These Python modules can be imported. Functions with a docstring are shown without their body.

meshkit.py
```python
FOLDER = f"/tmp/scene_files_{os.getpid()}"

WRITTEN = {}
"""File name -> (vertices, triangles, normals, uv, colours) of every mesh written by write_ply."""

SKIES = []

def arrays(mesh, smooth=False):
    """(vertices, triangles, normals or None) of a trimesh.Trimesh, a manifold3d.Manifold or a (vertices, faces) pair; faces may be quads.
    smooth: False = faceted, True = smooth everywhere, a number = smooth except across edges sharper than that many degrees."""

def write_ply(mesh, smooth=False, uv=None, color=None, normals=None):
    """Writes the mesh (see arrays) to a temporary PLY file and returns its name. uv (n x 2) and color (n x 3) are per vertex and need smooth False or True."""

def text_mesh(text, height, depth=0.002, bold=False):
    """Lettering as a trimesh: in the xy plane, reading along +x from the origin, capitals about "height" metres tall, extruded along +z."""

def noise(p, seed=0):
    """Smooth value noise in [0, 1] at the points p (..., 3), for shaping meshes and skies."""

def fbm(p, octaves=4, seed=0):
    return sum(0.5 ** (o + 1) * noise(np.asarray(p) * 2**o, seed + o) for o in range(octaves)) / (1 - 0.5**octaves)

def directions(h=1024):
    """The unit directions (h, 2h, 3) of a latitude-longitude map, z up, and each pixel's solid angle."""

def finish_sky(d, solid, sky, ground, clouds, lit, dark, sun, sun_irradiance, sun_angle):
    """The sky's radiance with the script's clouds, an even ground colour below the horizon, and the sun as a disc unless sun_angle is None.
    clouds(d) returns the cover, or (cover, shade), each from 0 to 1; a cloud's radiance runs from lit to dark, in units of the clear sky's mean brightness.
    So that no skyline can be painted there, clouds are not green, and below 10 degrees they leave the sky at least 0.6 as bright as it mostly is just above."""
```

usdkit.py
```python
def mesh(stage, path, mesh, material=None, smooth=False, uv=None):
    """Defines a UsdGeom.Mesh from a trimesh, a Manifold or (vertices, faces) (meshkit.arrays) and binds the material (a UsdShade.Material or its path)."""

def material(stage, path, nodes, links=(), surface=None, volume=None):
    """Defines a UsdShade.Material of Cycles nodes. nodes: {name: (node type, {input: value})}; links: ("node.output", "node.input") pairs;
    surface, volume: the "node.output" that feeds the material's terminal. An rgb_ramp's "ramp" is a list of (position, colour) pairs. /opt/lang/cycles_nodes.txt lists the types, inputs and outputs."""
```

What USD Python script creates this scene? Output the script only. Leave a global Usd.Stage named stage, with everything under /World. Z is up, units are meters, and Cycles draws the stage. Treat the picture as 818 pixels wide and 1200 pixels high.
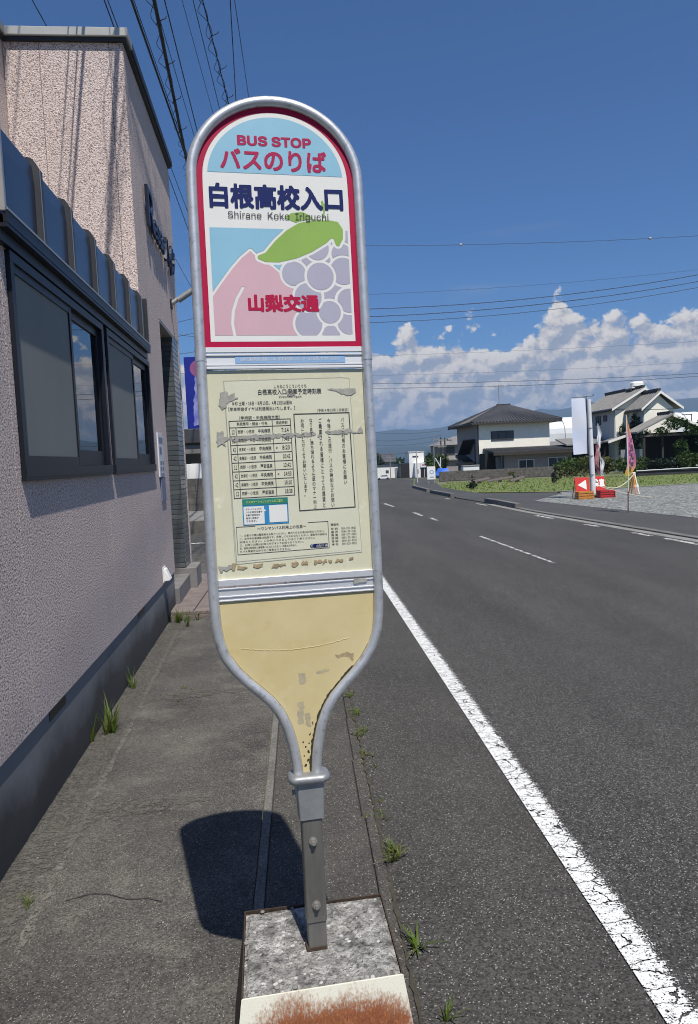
import math, random, glob
import numpy as np, trimesh, shapely
from shapely.geometry import Polygon, MultiPolygon, LineString, Point, box as sbox
from shapely.ops import unary_union
from shapely import affinity
import meshkit, usdkit
from pxr import Usd, UsdGeom, UsdLux, UsdShade, Gf, Sdf, Vt

stage = Usd.Stage.CreateInMemory()
UsdGeom.SetStageUpAxis(stage, 'Z'); UsdGeom.SetStageMetersPerUnit(stage, 1.0)
UsdGeom.Xform.Define(stage, '/World')
stage.SetDefaultPrim(stage.GetPrimAtPath('/World'))
rnd = random.Random(7); rng = np.random.default_rng(7)

# ------------------------------------------------------------------ camera
EYE = (0.0, 0.0, 1.6)
CAM_R = ((0.997, -0.050, 0.065), (-0.068, -0.070, 0.995), (-0.045, -0.996, -0.073))   # columns: right, down, forward
_f = np.array([0.0647, 0.9952, -0.0734]); _f /= np.linalg.norm(_f)
_r = np.array([0.9968, -0.0677, -0.0449]); _r -= _f * (_r @ _f); _r /= np.linalg.norm(_r)
_u = np.cross(_r, _f)
cam = UsdGeom.Camera.Define(stage, '/World/camera')
cam.CreateHorizontalApertureAttr(36.0 * 818 / 1200); cam.CreateFocalLengthAttr(36.0 * 850 / 1200)
cam.CreateClippingRangeAttr(Gf.Vec2f(0.05, 60000.0))
cam.AddTransformOp().Set(Gf.Matrix4d(*[float(x) for x in (*_r, 0, *_u, 0, *(-_f), 0, *EYE, 1)]))
cam.CreateExposureAttr(0.32)

# ------------------------------------------------------------------ sky and sun
SUN = np.array([0.152, -0.508, 1.0]); SUN /= np.linalg.norm(SUN)
SUN_EL = math.asin(SUN[2]); SUN_ROT = math.atan2(SUN[0], SUN[1])
SKY_STRENGTH, SUN_INT = 0.064, 1.18
LOOKS = '/World/Looks'

def sky_material():
    n, l = {}, []
    def N(name, kind, **kw):
        n[name] = (kind, kw); return name
    def L(a, b): l.append((a, b))
    def math_(name, op, a, b=None, c=None, clamp=False):
        kw = {'math_type': op, 'use_clamp': clamp}
        for k, v in (('value1', a), ('value2', b), ('value3', c)):
            if v is None: continue
            if isinstance(v, str): L(v, name + '.' + k)
            else: kw[k] = float(v)
        N(name, 'math', **kw); return name + '.value'
    N('sky', 'sky_texture', sky_type='single_scattering', sun_disc=False, sun_elevation=SUN_EL, sun_rotation=SUN_ROT, altitude=300.0, air_density=1.0, aerosol_density=0.6, ozone_density=2.6)
    N('geo', 'geometry')
    N('sep', 'separate_xyz'); L('geo.position', 'sep.vector')
    az = math_('az', 'arctan2', 'sep.x', 'sep.y')
    z = 'sep.z'
    def field(tag, dz, da):
        # puffy field: direction on a cylinder, stretched, moved by (da, dz)
        zz = math_(tag + 'zz', 'add', z, dz)
        aa = math_(tag + 'aa', 'add', az, da)
        N(tag + 'v', 'combine_xyz'); L(aa, tag + 'v.x'); L(zz, tag + 'v.y'); n[tag + 'v'][1]['z'] = 0.37
        N(tag + 'm', 'mapping', scale=(1.0, 1.25, 1.0)); L(tag + 'v.vector', tag + 'm.vector')
        N(tag + 'big', 'noise_texture', dimensions='3D', scale=9.0, detail=3.0, roughness=0.5); L(tag + 'm.vector', tag + 'big.vector')
        N(tag + 'warp', 'noise_texture', dimensions='3D', scale=45.0, detail=3.0, roughness=0.6); L(tag + 'm.vector', tag + 'warp.vector')
        N(tag + 'wv', 'vector_math', math_type='multiply_add', vector2=(0.02, 0.02, 0.0)); L(tag + 'warp.color', tag + 'wv.vector1'); L(tag + 'm.vector', tag + 'wv.vector3')
        N(tag + 'p1', 'voronoi_texture', dimensions='3D', feature='smooth_f1', scale=22.0, detail=3.0, roughness=0.56, lacunarity=2.2, smoothness=0.3, randomness=1.0); L(tag + 'wv.vector', tag + 'p1.vector')
        puff = math_(tag + 'puff', 'subtract', 0.62, tag + 'p1.distance')
        b1 = math_(tag + 'b1', 'multiply_add', tag + 'big.fac', 0.10, -0.054)
        return math_(tag + 'f', 'multiply_add', puff, 0.055, b1), aa, zz
    def height(tag, aa):
        # the bank's top over azimuth: a rolling bank with a few towers
        h = math_(tag + 'h0', 'multiply_add', aa, 0.03, 0.160)
        h = math_(tag + 'hc', 'minimum', h, 0.166)
        for i, (c, w_, a_) in enumerate(((0.232, 0.030, 0.026), (0.335, 0.044, 0.022), (0.353, 0.014, 0.026), (0.49, 0.08, 0.020), (0.285, 0.020, -0.014), (0.14, 0.05, 0.026), (0.62, 0.09, 0.03), (1.0, 0.12, 0.05), (-0.2, 0.1, 0.02), (1.6, 0.2, 0.03), (2.3, 0.15, 0.04))):
            d = math_(f'{tag}d{i}', 'subtract', aa, c)
            d = math_(f'{tag}e{i}', 'divide', d, w_)
            d = math_(f'{tag}s{i}', 'multiply', d, d)
            d = math_(f'{tag}n{i}', 'multiply', d, -1.0)
            d = math_(f'{tag}x{i}', 'exponent', d)
            h = math_(f'{tag}h{i+1}', 'multiply_add', d, a_, h)
        return h
    f0, aa0, z0 = field('a', 0.0, 0.0)
    h0 = height('a', az)
    top = math_('top', 'subtract', h0, z)
    top2 = math_('top2', 'multiply', top, 6.0); topm = math_('topm', 'minimum', top, top2)
    dens = math_('dens', 'add', topm, f0)
    N('cov', 'map_range', range_type='smoothstep', from_min=-0.002, from_max=0.013, clamp=True); L(dens, 'cov.value')
    # light from above right: compare the field a little towards the light
    f1, aa1, z1 = field('b', 0.009, -0.006)
    em = math_('em', 'subtract', f0, f1)
    N('lit', 'map_range', from_min=-0.015, from_max=0.013, to_min=0.0, to_max=1.0, clamp=True); L(em, 'lit.value')
    # deep inside and low the bank is greyer
    N('deep', 'map_range', from_min=0.0, from_max=0.085, to_min=0.0, to_max=0.36, clamp=True); L(dens, 'deep.value')
    lum = math_('lum', 'multiply_add', 'lit.result', 0.74, 0.30)
    lum2 = math_('lum2', 'subtract', lum, 'deep.result')
    N('ramp', 'rgb_ramp', ramp=[(0.0, (0.36, 0.43, 0.56)), (0.3, (0.47, 0.52, 0.63)), (0.6, (0.78, 0.75, 0.75)), (0.85, (1.0, 0.94, 0.88)), (1.0, (1.06, 1.03, 0.98))]); L(lum2, 'ramp.fac')
    N('cl', 'vector_math', math_type='scale', scale=9.6); L('ramp.color', 'cl.vector1')
    # haze under the bank
    N('low', 'map_range', range_type='smoothstep', from_min=0.0, from_max=0.062, to_min=0.22, to_max=1.0, clamp=True)
    zn = math_('zn', 'multiply_add', 'abig.fac', 0.06, z); zn2 = math_('zn2', 'subtract', zn, 0.03); L(zn2, 'low.value')
    cover = math_('cover', 'multiply', 'cov.result', 'low.result')
    # thin high wisps
    N('wm', 'mapping', scale=(3.0, 26.0, 1.0)); L('av.vector', 'wm.vector')
    N('wn', 'noise_texture', dimensions='3D', scale=1.0, detail=5.0, roughness=0.6); L('wm.vector', 'wn.vector')
    N('wr', 'map_range', from_min=0.58, from_max=0.82, to_min=0.0, to_max=0.30, clamp=True); L('wn.fac', 'wr.value')
    N('wz', 'map_range', range_type='smoothstep', from_min=0.34, from_max=0.2, to_min=0.0, to_max=1.0, clamp=True); L(z, 'wz.value')
    wis = math_('wis', 'multiply', 'wr.result', 'wz.result')
    N('tint', 'mix_color', blend_type='multiply', fac=1.0, b=(0.46, 0.80, 1.20), use_clamp=False, use_clamp_result=False); L('sky.color', 'tint.a')
    N('m0', 'mix_color', blend_type='mix', b=(5.4, 5.6, 6.0), use_clamp=False, use_clamp_result=False); L(wis, 'm0.fac'); L('tint.result', 'm0.a')
    N('hz', 'map_range', range_type='smoothstep', from_min=0.16, from_max=0.0, to_min=0.0, to_max=0.68, clamp=True); L(z, 'hz.value')
    N('m1', 'mix_color', blend_type='mix', b=(4.6, 5.2, 6.3), use_clamp=False, use_clamp_result=False); L('hz.result', 'm1.fac'); L('m0.result', 'm1.a')
    N('mx', 'mix_color', blend_type='mix', use_clamp=False, use_clamp_result=False); L(cover, 'mx.fac'); L('m1.result', 'mx.a'); L('cl.vector', 'mx.b')
    N('bg', 'background_shader', strength=SKY_STRENGTH); L('mx.result', 'bg.color')
    return usdkit.material(stage, LOOKS + '/sky', n, l, surface='bg.background')

dome = UsdLux.DomeLight.Define(stage, '/World/sky')
dome.CreateIntensityAttr(1.0)
UsdShade.MaterialBindingAPI.Apply(dome.GetPrim()).Bind(sky_material())
dome.GetPrim().SetCustomDataByKey('kind', 'structure')
sun = UsdLux.DistantLight.Define(stage, '/World/sun')
sun.CreateNormalizeAttr(True); sun.CreateIntensityAttr(SUN_INT); sun.CreateAngleAttr(0.53); sun.CreateColorAttr(Gf.Vec3f(1.0, 0.94, 0.855))
_z = SUN; _x = np.cross([0, 0, 1.0], _z); _x /= np.linalg.norm(_x); _y = np.cross(_z, _x)
sun.AddTransformOp().Set(Gf.Matrix4d(*[float(v) for v in (*_x, 0, *_y, 0, *_z, 0, 0, 0, 50, 1)]))

# ------------------------------------------------------------------ helpers
_names = {}
def numbered(parent, name):
    k = (parent, name); c = _names.get(k, 0); _names[k] = c + 1
    return name if c == 0 else f'{name}_{c:03d}'
def pathof(parent): return '/World' if parent is None else str(parent.GetPath())
def data(p, label=None, category=None, group=None, kind=None):
    for k, v in (('label', label), ('category', category), ('group', group), ('kind', kind)):
        if v: p.SetCustomDataByKey(k, v)
    return p
def thing(name, label=None, category=None, group=None, loc=(0, 0, 0), rotz=0.0, matrix=None, parent=None, kind=None):
    pp = pathof(parent); x = UsdGeom.Xform.Define(stage, pp + '/' + numbered(pp, name))
    if matrix is not None: x.AddTransformOp().Set(Gf.Matrix4d(*[float(v) for v in np.asarray(matrix).ravel()]))
    else:
        x.AddTranslateOp().Set(Gf.Vec3d(*[float(v) for v in loc])); x.AddRotateZOp().Set(float(rotz))
    return data(x.GetPrim(), label, category, group, kind)
def obj(name, mesh, mat, parent=None, smooth=False, **cd):
    pp = pathof(parent)
    if isinstance(mesh, list): mesh = cat(mesh)
    m = usdkit.mesh(stage, pp + '/' + numbered(pp, name), mesh, M(mat), smooth=smooth)
    return data(m.GetPrim(), **cd)
def copy_of(src, loc, rotz=0.0, label=None, group=None):
    nm = src.GetName(); base = nm[:-4] if nm[-4:-3] == '_' and nm[-3:].isdigit() else nm
    was = src.GetCustomData()
    x = UsdGeom.Xform.Define(stage, '/World/' + numbered('/World', base))
    x.AddTranslateOp().Set(Gf.Vec3d(*[float(v) for v in loc])); x.AddRotateZOp().Set(float(rotz))
    p = x.GetPrim(); p.GetReferences().AddInternalReference(src.GetPath()); p.SetInstanceable(True)
    data(p, label or was['label'], was['category'], group or was.get('group')); return p

def cat(ms): return trimesh.util.concatenate([m for m in ms if m is not None])
def box(x0, x1, y0, y1, z0, z1, b=0.0):
    if b <= 0:
        m = trimesh.creation.box([x1 - x0, y1 - y0, z1 - z0]); m.apply_translation([(x0 + x1) / 2, (y0 + y1) / 2, (z0 + z1) / 2]); return m
    p = []
    for X, sx in ((x0, 1), (x1, -1)):
        for Y, sy in ((y0, 1), (y1, -1)):
            for Z, sz in ((z0, 1), (z1, -1)):
                p += [(X, Y + sy * b, Z + sz * b), (X + sx * b, Y, Z + sz * b), (X + sx * b, Y + sy * b, Z)]
    return trimesh.convex.convex_hull(np.array(p))
def hull(pts): return trimesh.convex.convex_hull(np.array(pts, float))
def tube(pts, r, sides=10, closed=False, caps=True):
    p = np.asarray(pts, float); n = len(p)
    r = np.broadcast_to(np.asarray(r, float), (n,))
    t = np.gradient(p, axis=0)
    if closed: t = np.roll(p, -1, 0) - np.roll(p, 1, 0)
    t /= np.linalg.norm(t, axis=1, keepdims=True) + 1e-12
    a0 = np.array([0, 0, 1.0]) if abs(t[0, 2]) < 0.9 else np.array([1.0, 0, 0])
    A = np.zeros_like(p); a = np.cross(t[0], a0); a /= np.linalg.norm(a)
    for i in range(n):
        a = a - t[i] * (a @ t[i]); a /= np.linalg.norm(a) + 1e-12; A[i] = a
    B = np.cross(t, A); ang = np.arange(sides) * 2 * np.pi / sides
    v = (p[:, None] + r[:, None, None] * (np.cos(ang)[None, :, None] * A[:, None] + np.sin(ang)[None, :, None] * B[:, None])).reshape(-1, 3)
    f = []
    for i in range(n if closed else n - 1):
        i2 = (i + 1) % n
        for j in range(sides):
            j2 = (j + 1) % sides
            f += [(i * sides + j, i * sides + j2, i2 * sides + j2), (i * sides + j, i2 * sides + j2, i2 * sides + j)]
    if caps and not closed:
        c0, c1 = len(v), len(v) + 1; v = np.vstack([v, p[0], p[-1]])
        for j in range(sides):
            j2 = (j + 1) % sides
            f += [(c0, j2, j), (c1, (n - 1) * sides + j, (n - 1) * sides + j2)]
    return trimesh.Trimesh(v, np.array(f), process=False)
def polys(g):
    if g.is_empty: return []
    return [q for q in getattr(g, 'geoms', [g]) if q.geom_type == 'Polygon' and q.area > 1e-10]
def flat(g, z=0.0):
    """A flat sheet (x, y) at height z from a shapely shape."""
    ms = []
    for q in polys(g):
        v, f = trimesh.creation.triangulate_polygon(q, engine='earcut')
        v, f = np.asarray(v), np.asarray(f)
        a = v[f]; cr = (a[:, 1, 0] - a[:, 0, 0]) * (a[:, 2, 1] - a[:, 0, 1]) - (a[:, 1, 1] - a[:, 0, 1]) * (a[:, 2, 0] - a[:, 0, 0])
        f = np.where((cr < 0)[:, None], f[:, ::-1], f)
        ms.append(trimesh.Trimesh(np.column_stack([v, np.full(len(v), z)]), f, process=False))
    return cat(ms) if ms else None
def solid(g, h, z=0.0):
    ms = []
    for q in polys(g):
        m = trimesh.creation.extrude_polygon(q, h, engine='earcut'); m.apply_translation([0, 0, z]); ms.append(m)
    return cat(ms)
def xf(m, R, t=(0, 0, 0)):
    """Moves a mesh: rows of R are the images of its x, y, z axes."""
    m = m.copy(); m.vertices = m.vertices @ np.asarray(R, float) + np.asarray(t, float)
    if np.linalg.det(np.asarray(R, float)) < 0: m.invert()
    return m
YZ = ((0, 1, 0), (0, 0, 1), (1, 0, 0))     # sheet's x,y -> world y,z ; its normal -> +x
XZ = ((1, 0, 0), (0, 0, 1), (0, -1, 0))    # sheet's x,y -> world x,z ; its normal -> -y

PROF = ([-400, 22, 70, 220, 400, 30000], [0, 0, -0.7, -5.4, -5.6, -6.0])
def zg(y): return np.interp(y, *PROF)
def sheet(pts, dz, cuts=()):
    """A ground sheet that follows the fall of the land, from a polygon or shape in (x, y)."""
    g = pts if hasattr(pts, 'geom_type') else Polygon(pts)
    g = g.buffer(0); x0, y0, x1, y1 = g.bounds; ms = []
    ys = [y0 - 1] + [y for y in sorted(set(PROF[0][1:4]) | set(cuts)) if y0 < y < y1] + [y1 + 1]
    for a, b in zip(ys, ys[1:]):
        m = flat(g.intersection(sbox(x0 - 1, a, x1 + 1, b)))
        if m is not None:
            m.vertices[:, 2] = zg(m.vertices[:, 1]) + dz; ms.append(m)
    return cat(ms)
def wob(pts, amp, step, seed=0):
    """A ragged version of a closed outline."""
    r = np.random.default_rng(seed); ring = Polygon(pts).exterior; n = max(8, int(ring.length / step))
    p = np.array([ring.interpolate(i / n, normalized=True).coords[0] for i in range(n)])
    return Polygon(p + r.normal(0, amp, p.shape)).buffer(0)
def leaves(blobs, n, size, seed=0, flatten=0.0, shell=0.35):
    """Leaf-sized faces spread through ellipsoids (cx, cy, cz, rx, ry, rz, weight)."""
    r = np.random.default_rng(seed); w = np.array([b[6] if len(b) > 6 else b[3] * b[4] * b[5] for b in blobs], float); w /= w.sum()
    k = r.choice(len(blobs), n, p=w); B = np.array([b[:6] for b in blobs], float)[k]
    d = r.normal(size=(n, 3)); d /= np.linalg.norm(d, axis=1, keepdims=True)
    rad = (shell + (1 - shell) * r.random(n)) ** 0.6
    c = B[:, :3] + d * B[:, 3:] * rad[:, None] * (0.86 + 0.3 * meshkit.noise(d * 2.3 + k[:, None] * 3.1))[:, None]
    a = r.normal(size=(n, 3)); a[:, 2] *= 1 - flatten; a /= np.linalg.norm(a, axis=1, keepdims=True)
    b = np.cross(a, r.normal(size=(n, 3))); b /= np.linalg.norm(b, axis=1, keepdims=True)
    s = size * (0.6 + 0.8 * r.random(n))[:, None]
    v = np.stack([c - a * s, c + b * s * 0.45, c + a * s, c - b * s * 0.45], 1).reshape(-1, 3)
    i = np.arange(n)[:, None] * 4
    return trimesh.Trimesh(v, np.vstack([i + [0, 1, 2], i + [0, 2, 3]]), process=False)
def blades(spots, n, length, width, seed=0, lean=0.6):
    """Grass tufts: narrow bent blades round each spot."""
    r = np.random.default_rng(seed); V, F = [], []
    for (x, y, z, sc) in spots:
        for _ in range(n):
            a = r.random() * 2 * np.pi; le = length * sc * (0.45 + 0.75 * r.random()); ln = lean * (0.35 + r.random())
            dx, dy = np.cos(a), np.sin(a); px, py = x + dx * 0.012 * sc * r.random(), y + dy * 0.012 * sc * r.random(); w_ = width * sc * (0.6 + 0.6 * r.random()); k = len(V)
            for t in (0, 0.4, 0.75, 1.0):
                out = ln * le * t ** 1.6; up = le * t * (1 - 0.35 * ln * t); ww = w_ * (1 - t) ** 0.7 * 0.5
                V.append((px + dx * out - dy * ww, py + dy * out + dx * ww, z + up)); V.append((px + dx * out + dy * ww, py + dy * out - dx * ww, z + up))
            for q in range(3): F += [(k + 2 * q, k + 2 * q + 1, k + 2 * q + 3), (k + 2 * q, k + 2 * q + 3, k + 2 * q + 2)]
    return trimesh.Trimesh(np.array(V), np.array(F), process=False)

# ------------------------------------------------------------------ materials
_mats = {}
def M(x):
    return _mats[x] if isinstance(x, str) else x
def mat(name, col, rough=0.6, agg=None, bump_iso=False, streak=None, metal=0.0, var=0.12, vscale=6.0, bump=0.0, bscale=80.0, bdist=0.004, spec=0.5, coat=0.0, col2=None, speck=None, vdetail=5.0, stretch=(1, 1, 1), aniso=None):
    """A painted, cast or woven surface: colour drifts with noise (towards col2), optional speckle (colour, scale, amount) and relief."""
    c = np.array(col, float); c2 = np.array(col2, float) if col2 is not None else c * (1 - var)
    c1 = c if col2 is not None else np.minimum(c * (1 + var), 1)
    n = {'tc': ('texture_coordinate', {}), 'mp': ('mapping', {'scale': stretch}), 'n1': ('noise_texture', {'dimensions': '3D', 'scale': vscale, 'detail': vdetail, 'roughness': 0.6}),
         'r1': ('rgb_ramp', {'ramp': [(0.3, tuple(c1)), (0.7, tuple(c2))]}), 'p': ('principled_bsdf', {'roughness': rough, 'metallic': metal, 'specular_ior_level': spec, 'coat_weight': coat})}
    l = [('tc.object', 'mp.vector'), ('mp.vector', 'n1.vector'), ('n1.fac', 'r1.fac')]
    out = 'r1.color'
    if speck:
        for i, (sc, ss, lo, hi, am) in enumerate(speck):
            n[f's{i}'] = ('noise_texture', {'dimensions': '3D', 'scale': ss, 'detail': 2.0, 'roughness': 0.7}); l.append(('tc.object', f's{i}.vector'))
            n[f'sr{i}'] = ('map_range', {'from_min': lo, 'from_max': hi, 'to_min': 0.0, 'to_max': am, 'clamp': True}); l.append((f's{i}.fac', f'sr{i}.value'))
            n[f'sm{i}'] = ('mix_color', {'b': sc}); l += [(f'sr{i}.result', f'sm{i}.fac'), (out, f'sm{i}.a')]; out = f'sm{i}.result'
    if agg:
        # crushed stone: every cell of about 1/scale metres has its own tone, a few are pale
        sc, am, pale, share, size = agg
        n['av'] = ('voronoi_texture', {'dimensions': '3D', 'feature': 'f1', 'scale': sc}); n['as'] = ('separate_color', {}); n['ar'] = ('map_range', {'from_min': 0.0, 'from_max': 1.0, 'to_min': 1 - am, 'to_max': 1 + am, 'clamp': True})
        n['am'] = ('vector_math', {'math_type': 'scale'}); n['ac'] = ('math', {'math_type': 'greater_than', 'value2': 1 - share}); n['ad'] = ('math', {'math_type': 'less_than', 'value2': size}); n['ax'] = ('math', {'math_type': 'multiply'}); n['ay'] = ('mix_color', {'b': pale})
        l += [('tc.object', 'av.vector'), ('av.color', 'as.color'), ('as.r', 'ar.value'), (out, 'am.vector1'), ('ar.result', 'am.scale'), ('as.g', 'ac.value1'), ('av.distance', 'ad.value1'), ('ac.value', 'ax.value1'), ('ad.value', 'ax.value2'), ('ax.value', 'ay.fac'), ('am.vector', 'ay.a')]; out = 'ay.result'
    if streak:
        # rain streaks: noise drawn out along z
        n['km'] = ('mapping', {'scale': (5.0, 5.0, 0.30)}); n['kn'] = ('noise_texture', {'dimensions': '3D', 'scale': 1.3, 'detail': 6.0, 'roughness': 0.65}); n['kr'] = ('map_range', {'from_min': 0.52, 'from_max': 0.74, 'to_min': 0.0, 'to_max': streak[1], 'clamp': True}); n['kx'] = ('mix_color', {'b': streak[0]})
        l += [('tc.object', 'km.vector'), ('km.vector', 'kn.vector'), ('kn.fac', 'kr.value'), ('kr.result', 'kx.fac'), (out, 'kx.a')]; out = 'kx.result'
    l.append((out, 'p.base_color'))
    if bump > 0:
        n['bn'] = ('noise_texture', {'dimensions': '3D', 'scale': bscale, 'detail': 3.0, 'roughness': 0.6}); n['b'] = ('bump', {'strength': bump, 'distance': bdist})
        l += [('tc.object' if bump_iso else 'mp.vector', 'bn.vector'), ('bn.fac', 'b.height'), ('b.normal', 'p.normal')]
    _mats[name] = usdkit.material(stage, f'{LOOKS}/{name}', n, l, surface='p.BSDF'); return name
def leafmat(name, a, b, trans=0.3, rough=0.55):
    n = {'g': ('geometry', {}), 'r': ('rgb_ramp', {'ramp': [(0.0, a), (1.0, b)]}), 'p': ('principled_bsdf', {'roughness': rough, 'specular_ior_level': 0.3}), 't': ('translucent_bsdf', {}), 'x': ('mix_closure', {'fac': trans})}
    l = [('g.random_per_island', 'r.fac'), ('r.color', 'p.base_color'), ('r.color', 't.color'), ('p.BSDF', 'x.closure1'), ('t.BSDF', 'x.closure2')]
    _mats[name] = usdkit.material(stage, f'{LOOKS}/{name}', n, l, surface='x.closure'); return name
def panemat(name, tint=(0.8, 0.85, 0.85), ior=1.7, rough=0.0):
    n = {'f': ('fresnel', {'IOR': ior}), 't': ('transparent_bsdf', {'color': tint}), 'g': ('glossy_bsdf', {'color': (1, 1, 1), 'roughness': rough}), 'x': ('mix_closure', {})}
    _mats[name] = usdkit.material(stage, f'{LOOKS}/{name}', n, [('f.fac', 'x.fac'), ('t.BSDF', 'x.closure1'), ('g.BSDF', 'x.closure2')], surface='x.closure'); return name
def wornpaint(name, col, edge=0.46, scale=30.0, stretch=(1, 1, 1), fine=140.0, crack=True, edge_x=None):
    """Road paint with wear: bare road shows through holes, cross cracks and a scuffed side."""
    n = {'tc': ('texture_coordinate', {}), 'mp': ('mapping', {'scale': stretch}), 'a': ('noise_texture', {'dimensions': '3D', 'scale': scale, 'detail': 6.0, 'roughness': 0.7}),
         'b': ('noise_texture', {'dimensions': '3D', 'scale': fine, 'detail': 3.0, 'roughness': 0.7}), 'ab': ('math', {'math_type': 'multiply_add', 'value2': 0.55}), 'h': ('math', {'math_type': 'multiply', 'value2': 0.45}),
         'm': ('map_range', {'from_min': edge - 0.015, 'from_max': edge + 0.015, 'clamp': True}), 'p': ('principled_bsdf', {'base_color': col, 'roughness': 0.7}), 't': ('transparent_bsdf', {}), 'x': ('mix_closure', {})}
    l = [('tc.object', 'mp.vector'), ('mp.vector', 'a.vector'), ('tc.object', 'b.vector'), ('b.fac', 'h.value1'), ('a.fac', 'ab.value1'), ('h.value', 'ab.value3')]
    cur = 'ab.value'
    if edge_x:
        x0, x1, am = edge_x
        n['s'] = ('separate_xyz', {}); n['er'] = ('map_range', {'from_min': x0, 'from_max': x1, 'to_min': 0.0, 'to_max': am, 'clamp': True}); n['es'] = ('math', {'math_type': 'subtract'})
        l += [('tc.object', 's.vector'), ('s.x', 'er.value'), (cur, 'es.value1'), ('er.result', 'es.value2')]; cur = 'es.value'
    if crack:
        n['cm'] = ('mapping', {'scale': (0.35, 1.0, 1.0)}); n['cw'] = ('noise_texture', {'dimensions': '3D', 'scale': 18.0, 'detail': 3.0}); n['ca'] = ('vector_math', {'math_type': 'multiply_add', 'vector2': (0.05, 0.05, 0.0)})
        n['cv'] = ('voronoi_texture', {'dimensions': '2D', 'feature': 'distance_to_edge', 'scale': 13.0}); n['cr'] = ('map_range', {'from_min': 0.0, 'from_max': 0.03, 'to_min': 0.25, 'to_max': 0.0, 'clamp': True}); n['cs'] = ('math', {'math_type': 'subtract'})
        l += [('tc.object', 'cm.vector'), ('tc.object', 'cw.vector'), ('cw.color', 'ca.vector1'), ('cm.vector', 'ca.vector3'), ('ca.vector', 'cv.vector'), ('cv.distance', 'cr.value'), (cur, 'cs.value1'), ('cr.result', 'cs.value2')]; cur = 'cs.value'
    l += [(cur, 'm.value'), ('m.result', 'x.fac'), ('t.BSDF', 'x.closure1'), ('p.BSDF', 'x.closure2')]
    _mats[name] = usdkit.material(stage, f'{LOOKS}/{name}', n, l, surface='x.closure'); return name

PALE = (0.34, 0.34, 0.33); DARK = (0.006, 0.006, 0.006)
mat('asphalt', (0.050, 0.0485, 0.0455), rough=0.88, spec=0.3, var=0.26, vscale=0.8, stretch=(1.5, 0.25, 1), bump_iso=True, bump=0.9, bscale=140, bdist=0.005, agg=(150, 0.62, (0.24, 0.24, 0.235), 0.16, 0.42), speck=[(DARK, 140, 0.56, 0.70, 0.7)])
mat('shoulder_asphalt', (0.053, 0.051, 0.047), rough=0.9, spec=0.3, var=0.22, vscale=1.1, bump=0.8, bscale=150, bdist=0.004, agg=(165, 0.55, (0.27, 0.27, 0.26), 0.10, 0.40), speck=[(DARK, 150, 0.57, 0.70, 0.6)])
mat('sidewalk_concrete', (0.098, 0.093, 0.083), rough=0.92, spec=0.3, col2=(0.046, 0.044, 0.040), vscale=1.7, vdetail=7, bump=0.8, bscale=150, bdist=0.003, agg=(190, 0.50, (0.26, 0.25, 0.225), 0.10, 0.38), speck=[(DARK, 150, 0.58, 0.72, 0.55), ((0.155, 0.145, 0.122), 2.4, 0.54, 0.74, 0.55), ((0.16, 0.15, 0.13), 9, 0.58, 0.74, 0.4)])
mat('gutter_concrete', (0.078, 0.073, 0.064), rough=0.92, spec=0.3, col2=(0.050, 0.048, 0.044), vscale=3.0, vdetail=7, bump=0.6, bscale=150, bdist=0.003, agg=(185, 0.42, (0.30, 0.29, 0.27), 0.07, 0.40), speck=[(DARK, 150, 0.58, 0.72, 0.5)]); mat('strip_concrete', (0.125, 0.120, 0.108), rough=0.9, var=0.25, vscale=5, bump=0.5, bscale=150, agg=(180, 0.35, (0.3, 0.3, 0.28), 0.06, 0.4))
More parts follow.
